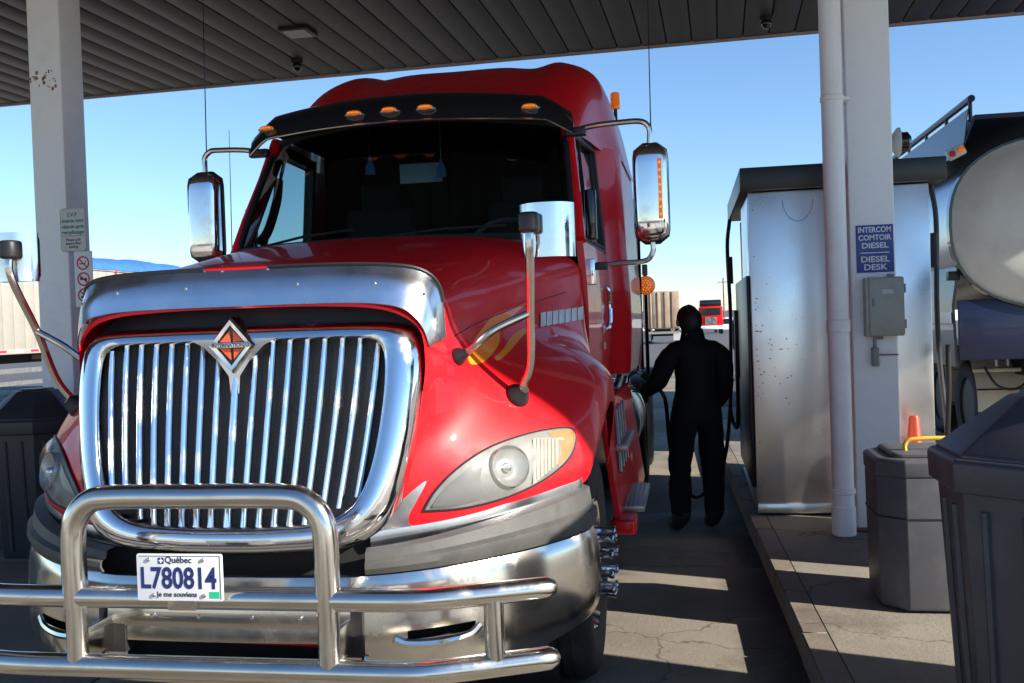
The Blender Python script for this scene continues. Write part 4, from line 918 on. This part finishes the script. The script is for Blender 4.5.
# ---- rear marker pole and roof beacon
mp = T('marker_pole', B().tube([(1.255, 9.38, .95), (1.255, 9.38, 2.15)], .018, 8), M['gloss_black'])
T('pole_bracket', B().box((1.10, 9.38, .96), (.34, .05, .03), .004).box((1.255, 9.38, 2.12), (.05, .05, .10), .006), M['conduit'], mp)
lp = B(); lp.lathe([(.02, 9.36), (.082, 9.355), (.088, 9.34), (.085, 9.325), (.05, 9.318), (.004, 9.316)], (1.262, 0, 1.975), 'y', 28); am = T('round_amber_lamp', lp, M['amber'], mp)
for r, n_ in ((.025, 6), (.048, 12), (.070, 18)):
    for k in range(n_): T('led', B().ball((1.262+r*cos(2*pi*k/n_), 9.320-.004*(r < .05)+.006*(r > .06), 1.975+r*sin(2*pi*k/n_)), .0062, 6), M['amber_led'], mp)
bk = T('beacon', B().lathe([(.04, 3.52), (.045, 3.53), (.042, 3.55), (.042, 3.65), (.03, 3.665)], (1.065, 8.88, 0), 'z', 18), M['amber'])
T('beacon_mount', B().box((1.065, 8.89, 3.40), (.03, .03, .26)), M['black_plastic'], bk)
# ---- wheels
tyre_p = [(.30, -.10), (.315, -.135), (.40, -.150), (.47, -.148), (.505, -.130), (.52, -.10), (.522, .10), (.505, .130), (.47, .148), (.40, .150), (.315, .135), (.30, .10), (.30, -.10)]
tb_ = B(); tb_.lathe([(r, t) for r, t in tyre_p], ax='x', n=56, cap=False)
for k in (-.075, -.025, .025, .075): tb_.lathe([(.5225, k-.016), (.530, k-.014), (.530, k+.014), (.5225, k+.016)], ax='x', n=56, cap=False)
tyre_me = mesh('tyre', tb_, M['rubber'])
fr = B(); fr.lathe([(.305, -.10), (.312, .125), (.30, .135), (.285, .10), (.25, .085), (.20, .075), (.17, .08), (.165, .11), (.13, .13), (.10, .135), (.095, .155), (.06, .165), (.002, .168)], ax='x', n=40)
front_me = mesh('rim', fr, M['chrome'])
rr_ = B(); rr_.lathe([(.305, .11), (.30, .10), (.285, -.02), (.24, -.06), (.18, -.065), (.17, -.03), (.15, .05), (.10, .07), (.002, .075)], ax='x', n=36)
rear_me = mesh('rim', rr_, mat('dark_rim', (.05, .05, .052), .5, .3, dirt=(.1, .09, .08), damt=.5))
nut = B(); nut.lathe([(.024, .06), (.027, .10), (.020, .14), (.018, .19), (.024, .205), (.022, .215), (.006, .218)], ax='x', n=10); nut_me = mesh('lug_nut', nut, M['chrome'])
for s_ in (1, -1):
    w_ = obj('wheel', tyre_me, None, truck, (s_*1.045, 4.70-YT, .524)); w_.rotation_euler.z = 0 if s_ > 0 else pi
    obj('rim', front_me, None, w_)
    for k in range(10):
        a = 2*pi*k/10+.15; obj('lug_nut', nut_me, None, w_, (.015, .143*cos(a), .143*sin(a)))
    T('wheel_well', B().lathe([(.02, .62), (.62, .66), (.625, 1.05)], (0, 4.72, .56), 'x', 40, cap=False) if s_ > 0 else B().lathe([(.02, -.62), (.62, -.66), (.625, -1.05)], (0, 4.72, .56), 'x', 40, cap=False), M['dark'])
    for Y in (10.1, 11.42):
        for xo in (1.05, .70):
            w_ = obj('wheel', tyre_me, None, truck, (s_*xo, Y-YT, .524)); w_.rotation_euler.z = 0 if s_ > 0 else pi
            obj('rim', rear_me, None, w_)
        T('mud_fender', B().slab([[(s_*x, Y+.58*cos(a), .53+.58*sin(a)) for x in (.52, .9, 1.24)] for a in [radians(35+11*k) for k in range(11)]], (0, 0, .012)), M['black_plastic'])
for Y in (4.70, 10.1, 11.42): T('axle', B().cyl((-.9, Y, .524), (.9, Y, .524), .06, n=12), M['dark'])
for Y in (5.0, 7.4, 9.4, 11.9): T('cross_member', B().box((0, Y, .86), (.78, .10, .18)), M['dark'])
T('engine_block', B().box((0, 4.4, 1.15), (.8, 1.5, .75), .05), M['dark'])
T('radiator', B().box((0, 3.62, 1.28), (1.02, .06, .70), .01), M['dark'])
for s_ in (-1, 1): T('frame_horn', B().box((s_*.45, 3.75, .62), (.10, .9, .20)), M['dark'])
# ------------------------------------------------------------------ person
per = thing('person', (.035, 7.92, .006), 'person in black jacket and dark trousers fuelling, seen from behind', 'person', rz=radians(20))
def skin(V, E, R, root):
    me = bpy.data.meshes.new('sk'); me.from_pydata(V, E, []); o = bpy.data.objects.new('sk', me); COL.objects.link(o)
    md = o.modifiers.new('s', 'SKIN'); md.use_smooth_shade = True; md.branch_smoothing = .6
    for i, r in enumerate(R): me.skin_vertices[0].data[i].radius = r if isinstance(r, tuple) else (r, r)
    me.skin_vertices[0].data[root].use_root = True
    o.modifiers.new('u', 'SUBSURF').levels = 2
    dg = bpy.context.evaluated_depsgraph_get(); m2 = bpy.data.meshes.new_from_object(o.evaluated_get(dg))
    bpy.data.objects.remove(o); b = B(); b.add([tuple(p.co) for p in m2.vertices], [list(p.vertices) for p in m2.polygons]); bpy.data.meshes.remove(m2); return b
V = [(0, 0, .95), (0, .01, 1.10), (0, .02, 1.27), (0, .02, 1.40), (0, .02, 1.49), (-.005, .05, 1.545), (-.015, .08, 1.62), (-.015, .09, 1.67),
     (-.15, .02, 1.405), (-.225, .02, 1.34), (-.285, .09, 1.15), (-.325, .21, 1.09), (-.335, .31, 1.09),
     (.15, .02, 1.405), (.225, .0, 1.34), (.245, .03, 1.13), (.23, .13, .98), (.205, .20, .95),
     (-.11, 0, .88), (-.145, .04, .50), (-.165, -.03, .13), (-.17, .02, .055), (-.20, .15, .045),
     (.10, 0, .88), (.115, -.01, .50), (.105, -.04, .13), (.105, .0, .055), (.115, .13, .045)]
E_ = [(0, 1), (1, 2), (2, 3), (3, 4), (4, 5), (5, 6), (6, 7), (3, 8), (8, 9), (9, 10), (10, 11), (11, 12), (3, 13), (13, 14), (14, 15), (15, 16), (16, 17), (0, 18), (18, 19), (19, 20), (20, 21), (21, 22), (0, 23), (23, 24), (24, 25), (25, 26), (26, 27)]
R_ = [(.195, .15), (.205, .155), (.215, .155), (.19, .14), (.085, .09), .065, (.092, .105), (.08, .09), .105, .095, .078, .062, .045, .105, .095, .078, .062, .045, (.125, .135), (.090, .098), (.074, .085), (.058, .065), (.05, .045), (.125, .135), (.090, .098), (.074, .085), (.058, .065), (.05, .045)]
b = skin(V, E_, R_, 0)
from mathutils import noise as mn
mt = bpy.data.meshes.new('tmp'); mt.from_pydata(b.v, [], b.f); nv = [v.normal.copy() for v in mt.vertices]
b.v = [tuple(Vector(p)+n_*((.010*mn.noise(Vector(p)*8)+.008*mn.noise(Vector((p[0]*9, p[1]*9, p[2]*26))))*(1 if p[2] < 1.45 else 0))) for p, n_ in zip(b.v, nv)]; bpy.data.meshes.remove(mt)
def hand(b, c, d, side_, grip):
    # palm continues the wrist; five fingers of unequal length, bent
    d = Vector(d).normalized(); sd = Vector(side_).normalized(); up = d.cross(sd).normalized(); c = Vector(c)
    b.tube([c-d*.03, c+d*.02, c+d*.06, c+d*.085], [.030, .036, .038, .030], 10, mi=3)
    for k, L in enumerate((.070, .080, .074, .056)):
        p = c+d*.08+sd*(.027-.018*k); dn = -up
        b.tube([p-d*.02, p, p+d*L*.45+dn*L*.10, p+d*L*.55+dn*L*(.45*grip+.1), p+d*L*.40+dn*L*(.8*grip+.1)], [.009, .0095, .009, .008, .0065], 8, rnd=True, mi=3)
    p = c+d*.03+sd*.036; b.tube([p-sd*.01, p+sd*.018+d*.02, p+sd*.02+d*.045-up*.02, p+sd*.012+d*.06-up*.035], [.012, .011, .010, .008], 8, rnd=True, mi=3)
hand(b, (-.337, .335, 1.092), (.0, 1, .05), (0, .1, 1), .9)
hand(b, (.205, .22, .927), (-.3, 1, -.15), (0, .1, 1), .8)
# ears, nose, brow on the head
for s_ in (-1, 1): b.ball((s_*.093-.015, .075, 1.62), (.012, .024, .034), 10, mi=2)
b.ball((-.015, .19, 1.60), (.016, .022, .026), 10, mi=2); b.ball((-.015, .175, 1.64), (.05, .02, .014), 10, mi=2); b.ball((-.015, .175, 1.565), (.028, .014, .010), 10, mi=2)
for i, f in enumerate(b.f):
    if b.m[i]: continue
    z = sum(b.v[k][2] for k in f)/len(f); x = sum(b.v[k][0] for k in f)/len(f)
    b.m[i] = 2 if z > 1.50 and abs(x) < .12 else (0 if z > .86 or (abs(x) > .19 and z > .8) else (4 if z < .14 else 1))
obj('body', b, [M['jacket'], M['trouser'], M['skin'], M['glove'], M['boot']], per, ang=80, weld=False)
hb = B(); rows = []
for i in range(9):
    t = pi*.70*i/8; rows.append([(0.098*sin(t)*cos(a)+0, .042+.118*sin(t)*sin(a) - .012*(t > 1), 1.665+.105*cos(t)-(.03 if sin(a) < -.2 else 0)*(i/8)) for a in [2*pi*k/20 for k in range(20)]])
obj('hair', B().grid([[(x-.015, y_+.035, z-.015+.008*mn.noise(Vector((x*40, y_*40, z*40)))) for x, y_, z in r] for r in rows], closed=True), M['hair'], per, ang=80)
cb = B(); cb.lathe([(.125, 1.44), (.098, 1.49), (.080, 1.565), (.072, 1.57), (.07, 1.50)], (-.004, .035, 0), 'z', 20, cap=False); obj('collar', cb, M['jacket'], per)
nz = thing('fuel_nozzle', (-.30, 8.30, 1.10), 'green fuel nozzle held at the truck tank by the person in black', 'fuel nozzle')
obj('grip', B().tube([(.02, .06, .0), (-.02, .10, .04), (-.10, .12, .10)], [.024, .03, .03], 10), M['green_nozzle'], nz)
obj('spout', B().tube(crs([(-.10, .12, .10), (-.16, .11, .12), (-.21, .04, .08), (-.20, -.10, .02)], 16), .014, 10), M['tank'], nz)
obj('guard', B().rbox((-.02, .10, -.0), (.06, .15, .10), .02), M['green_nozzle'], nz)
obj('hose', B().tube(crs([(.02, .06, .0), (.08, .05, -.10), (.12, .25, -.6), (.30, .5, -1.0), (.55, .7, -.75), (.66, .9, 0)], 30), .017, 8), M['hose'], nz)
# ------------------------------------------------------------------ tanker on the right
tk = thing('tanker', (4.10, 11.6, 0), 'white and navy tank truck parked behind the steel diesel cabinet', 'tanker')
def ell(y_, k, rx=1.26, rz=.92, cz=2.56, n=48): return [(rx*k*cos(2*pi*i/n)*1, y_, cz+rz*k*sin(2*pi*i/n)) for i in range(n)]
def sell(y_, k, n=48, rx=1.26, rz=.92, cz=2.56, e=.80):
    out = []
    for i in range(n):
        c, s_ = cos(2*pi*i/n), sin(2*pi*i/n); out.append((rx*k*abs(c)**e*(1 if c > 0 else -1), y_, cz+rz*k*abs(s_)**e*(1 if s_ > 0 else -1)))
    return out
obj('tank_shell', loft(B(), [sell(.02, 1), sell(3, 1), sell(9.5, 1)], cap=False), M['tanker_side'], tk, ang=50)
obj('tank_end', loft(B(), [sell(.04, 1.012), sell(-.02, 1.012), sell(-.03, .97), sell(-.10, .90), sell(-.17, .70), sell(-.21, .40), sell(-.22, .02)]), M['tanker_white'], tk, ang=50)
obj('end_ring', loft(B(), [sell(-.05, 1.005), sell(-.05, 1.03), sell(.06, 1.03), sell(.06, 1.005)], cap=False), M['gloss_black'], tk, ang=30)
obj('manhole', B().lathe([(.42, -.14), (.42, -.24), (.36, -.27), (.02, -.30)], (.55, 0, 2.72), 'y', 30), M['tanker_white'], tk)
obj('tank_end_back', loft(B(), [sell(9.5, 1), sell(9.7, .8), sell(9.75, .02)]), M['tanker_white'], tk)
wk = obj('walkway', B().slab([[(-1.16, y_, 3.34), (-1.02, y_, 3.68), (1.02, y_, 3.68), (1.16, y_, 3.34)] for y_ in (-.12, 2, 5, 9.3)], (0, 0, .05)), M['tanker_blue'], tk)
for s_ in (-1, 1):
    for y_ in [-.1+1.0*k for k in range(10)]: obj('rail_post', B().tube([(s_*1.06, y_, 3.66), (s_*1.06, y_, 3.90)], .022, 8), M['tanker_blue'], wk)
    obj('handrail', B().tube([(s_*1.06, -.16, 3.90), (s_*1.06, 9.2, 3.90)], .04, 8), M['tanker_blue'], wk)
    obj('fall_guard', B().slab([[(s_*1.15, y_, 3.36), (s_*1.09, y_, 3.80)] for y_ in (-.12, 9.2)], (.01, 0, 0)), M['tanker_blue'], wk)
for k in range(4): obj('hatch', B().lathe([(.3, 3.72), (.3, 3.84), (.25, 3.88), (.02, 3.89)], (0, 1.2+2.2*k, 0), 'z', 24), M['tread'], tk)
lb = obj('lamp_bracket', B().box((-1.22, -.12, 3.34), (.19, .08, .12), .02, rot=Matrix.Rotation(radians(-25), 3, 'Y')), M['tanker_white'], tk)
for dx, m_ in ((-.045, 'sign_red'), (.045, 'amber')): obj('tail_lamp', B().lathe([(.035, -.16), (.03, -.18), (.01, -.185)], (-1.22+dx, 0, 3.34+dx*.45), 'y', 18), M[m_], lb)
obj('lower_skirt', B().slab([[(-1.20, y_, 2.12), (-1.265, y_, 1.70), (-1.24, y_, 1.02)] for y_ in (.05, 4, 9.3)], (.03, 0, 0)), M['tanker_blue'], tk, ang=20)
obj('skirt_stripe', B().slab([[(-1.283, y_, 1.62), (-1.278, y_, 1.50)] for y_ in (.06, 9.3)], (.01, 0, 0)), M['tanker_side'], tk)
obj('rear_apron', B().box((0, .02, 1.42), (2.42, .05, .66), .01), M['tanker_blue'], tk)
#, B().box((-.62, -.012, 1.36), (.95, .015, .34), .003), M['trailer'], tk)
obj('chassis', B().box((0, 4.6, 1.02), (1.0, 9.4, .24)), M['dark'], tk)
obj('rear_bumper', B().box((.3, -.05, .80), (1.7, .10, .12), .01), M['dark'], tk)
for s_ in (-1, 1):
    for y_ in (1.0, 2.35, 8.2):
        for xo in (.76, .42):
            w_ = obj('wheel', tyre_me, None, tk, (s_*xo, y_, .524)); w_.rotation_euler.z = 0 if s_ > 0 else pi; obj('rim', rear_me, None, w_)
    for y_ in (1.0, 2.35):
        fn = [[(s_*x, y_+.60*cos(a), .54+.60*sin(a)) for x in (.20, .56, .93)] for a in [radians(20+8.4*k) for k in range(21)]]
        fo = obj('fender', B().slab(fn, (0, 0, .014)), M['fender'], tk)
        for k in range(2, 21, 3): obj('fender_rib', B().tube([Vector(p)+Vector((0, -.006, .018)) for p in fn[k]], .010, 6), M['dark'], fo)
    obj('fender_bracket', B().tube([(s_*.2, .30, .96), (s_*1.0, .30, .96)], .022, 8), M['fender'], tk)
    for x in (.62, .74): obj('hose_coupling', B().cyl((s_*x, .34, 1.00), (s_*x, .34, 1.14), .03, n=10), M['tread'], tk)
obj('air_line', B().tube(crs([(-.9, .22, 1.0), (-.8, .1, .80), (-.6, .12, .76), (-.4, .1, .9), (-.1, .12, .78), (.2, .2, 1.0)], 40), .014, 8), M['hose'], tk)
obj('clamp_box', B().box((-1.23, .10, 2.02), (.12, .12, .10), .01), M['black_plastic'], tk)
# ------------------------------------------------------------------ trailer on the left
tl = thing('dump_trailer', (-17.25, 14.0, 0), 'long cream sided trailer with a blue tarp cover beyond the left pillar', 'trailer')
TL = 17.0
for k in range(int(TL/.40)):
    obj('side_panel', B().box((1.235, .2+k*.40, 2.50), (.03, .392, 2.10), .006), M['trailer'], tl)
obj('body', B().box((0, TL/2, 2.50), (2.40, TL, 2.06)), M['trailer'], tl)
obj('bottom_rail', B().box((1.245, TL/2, 1.41), (.07, TL, .12), .01), M['trailer'], tl)
obj('top_rail', B().box((1.25, TL/2, 3.58), (.08, TL, .10), .01), M['trailer'], tl)
rows = []
for i in range(41):
    y_ = TL*i/40; rows.append([(1.31*cos(a)*1.0, y_, 3.60+(.42+.03*sin(i*1.7)+.02*sin(i*.6))*sin(a)+.015*sin(i*2.3+a*3)) for a in [pi*k/16 for k in range(17)]])
obj('tarp', B().slab(rows, (0, 0, -.03)), M['tarp'], tl, ang=60)
for k in range(12):
    y_ = .8+k*1.4; obj('tarp_strap', B().tube([(1.305, y_, 3.60), (1.30, y_, 3.46), (1.29, y_+.15, 3.40)], .02, 6), M['sign_red'], tl)
for k in range(28): obj('reflective_tape', B().box((1.283, .5+k*.6, 1.42), (.004, .30, .05)), M['sign_red'] if k % 2 else M['sign_white'], tl)
obj('chassis', B().box((0, TL/2, 1.22), (1.0, TL, .22)), M['dark'], tl)
for k in range(6): obj('outrigger', B().box((.65, 1.5+k*2.6, 1.24), (1.15, .10, .12)).box((1.18, 1.5+k*2.6, 1.0), (.06, .06, .5)), M['trailer'], tl)
obj('side_guard', B().box((1.2, 8, .95), (.05, 9, .12)).box((1.2, 8, .65), (.05, 9, .10)), M['tread'], tl)
for y_ in (1.2, 2.6, 12.6, 14.0):
    for s_ in (-1, 1):
        w_ = obj('wheel', tyre_me, None, tl, (s_*1.05, y_, .524)); w_.rotation_euler.z = 0 if s_ > 0 else pi; obj('rim', rear_me, None, w_)
    obj('axle', B().cyl((-1, y_, .524), (1, y_, .524), .06), M['dark'], tl)
    obj('suspension', B().box((0, y_, .85), (.9, .2, .55)), M['dark'], tl)
# ------------------------------------------------------------------ far things
ct = thing('container_trailer', (-1.85, 68, 0), 'rusty tan container trailer parked far across the lot', 'trailer')
obj('box', B().box((0, 3.0, 2.25), (2.44, 6.0, 2.55), .02), M['container'], ct)
for k in range(4):
    obj('door_panel', B().box((-.90+.60*k, -.02, 2.25), (.56, .05, 2.42), .01), M['container'], ct)
    obj('lock_rod', B().cyl((-.72+.48*k, -.06, 1.05), (-.72+.48*k, -.06, 3.45), .03, n=8), M['rust'], ct)
obj('bumper', B().box((0, .1, .72), (2.3, .12, .16)).box((-.7, .1, .85), (.1, .1, .3)).box((.7, .1, .85), (.1, .1, .3)), M['trailer'], ct)
obj('chassis', B().box((0, 3, .90), (1.0, 5.8, .16)), M['dark'], ct)
for y_ in (1.0, 2.3, 5.0):
    for s_ in (-1, 1):
        w_ = obj('wheel', tyre_me, None, ct, (s_*1.0, y_, .524)); obj('mudflap', B().box((s_*1.0, y_-.62, .45), (.5, .02, .55)), M['sign_pale'] if y_ < 1.5 else M['dark'], ct)
    obj('axle', B().box((0, y_, .64), (1.9, .12, .32)), M['dark'], ct)
rt = thing('truck', (2.05, 100, 0), 'distant red truck with a dark cab roof on the lot horizon', 'truck')
obj('cab', B().box((0, 0, 1.75), (2.3, 2.2, 1.9), .15), M['red'], rt); obj('roof', B().box((0, .3, 3.0), (2.1, 1.6, .7), .15), M['gloss_black'], rt); obj('windscreen', B().box((0, -1.12, 2.2), (1.9, .03, .7)), M['gloss_black'], rt)
obj('grille', B().box((0, -1.13, 1.3), (1.1, .05, .7)), M['chrome'], rt); obj('bumper', B().box((0, -1.2, .65), (2.4, .3, .35), .05), M['white_paint'], rt)
obj('chassis', B().box((0, 2.5, .9), (1, 6, .2)), M['dark'], rt)
for y_ in (-.3, 4.2):
    for s_ in (-1, 1): obj('wheel', tyre_me, None, rt, (s_*1.0, y_, .524))
    obj('axle', B().box((0, y_, .62), (1.8, .1, .4)), M['dark'], rt)
def parked_car(X, Y, m_, label):
    c = thing('parked_car', (X, Y, 0), label, 'car', 'distant parked cars')
    obj('body', loft(B(), [[(-.88, -2.1, z), (.88, -2.1, z), (.88, 2.1, z), (-.88, 2.1, z)] for z in (.28, .55, .85)]), m_, c)
    obj('cabin', loft(B(), [[(-.84, -1.3, .85), (.84, -1.3, .85), (.84, 1.6, .85), (-.84, 1.6, .85)], [(-.66, -.6, 1.42), (.66, -.6, 1.42), (.66, 1.0, 1.42), (-.66, 1.0, 1.42)]]), M['gloss_black'], c)
    obj('roof_panel', B().box((0, .2, 1.44), (1.30, 1.6, .03), .01), m_, c)
    for y_ in (-1.35, 1.35):
        for s_ in (-1, 1): obj('wheel', B().cyl((s_*.70, y_, .32), (s_*.90, y_, .32), .32), M['rubber'], c)
parked_car(3.6, 112, M['white_paint'], 'distant white car parked right of the far red truck')
parked_car(-2.2, 118, M['container'], 'distant tan car parked left of the far red truck')
sn = B(); rnd = random.Random(5)
rows = [[(X, 150+dy, (0 if dy in (0, 6) else .9+.5*sin(X*.2)+rnd.uniform(-.2, .2))) for X in range(-70, 71, 2)] for dy in (0, 2, 4, 6)]
tag(obj('snow_bank', sn.grid(rows), M['snow'], ang=80), kind='structure')
for x, y_, h, l in ((4.7, 140, 7, 'thin wooden utility pole left of the steel diesel cabinet on the horizon'),):
    t = thing('utility_pole', (x, y_, 0), l, 'pole'); obj('pole', B().cyl((0, 0, -.03), (0, 0, h), .12, .09, n=10), M['rust'], t); obj('crossarm', B().box((0, 0, h-.6), (1.6, .1, .1)), M['rust'], t)
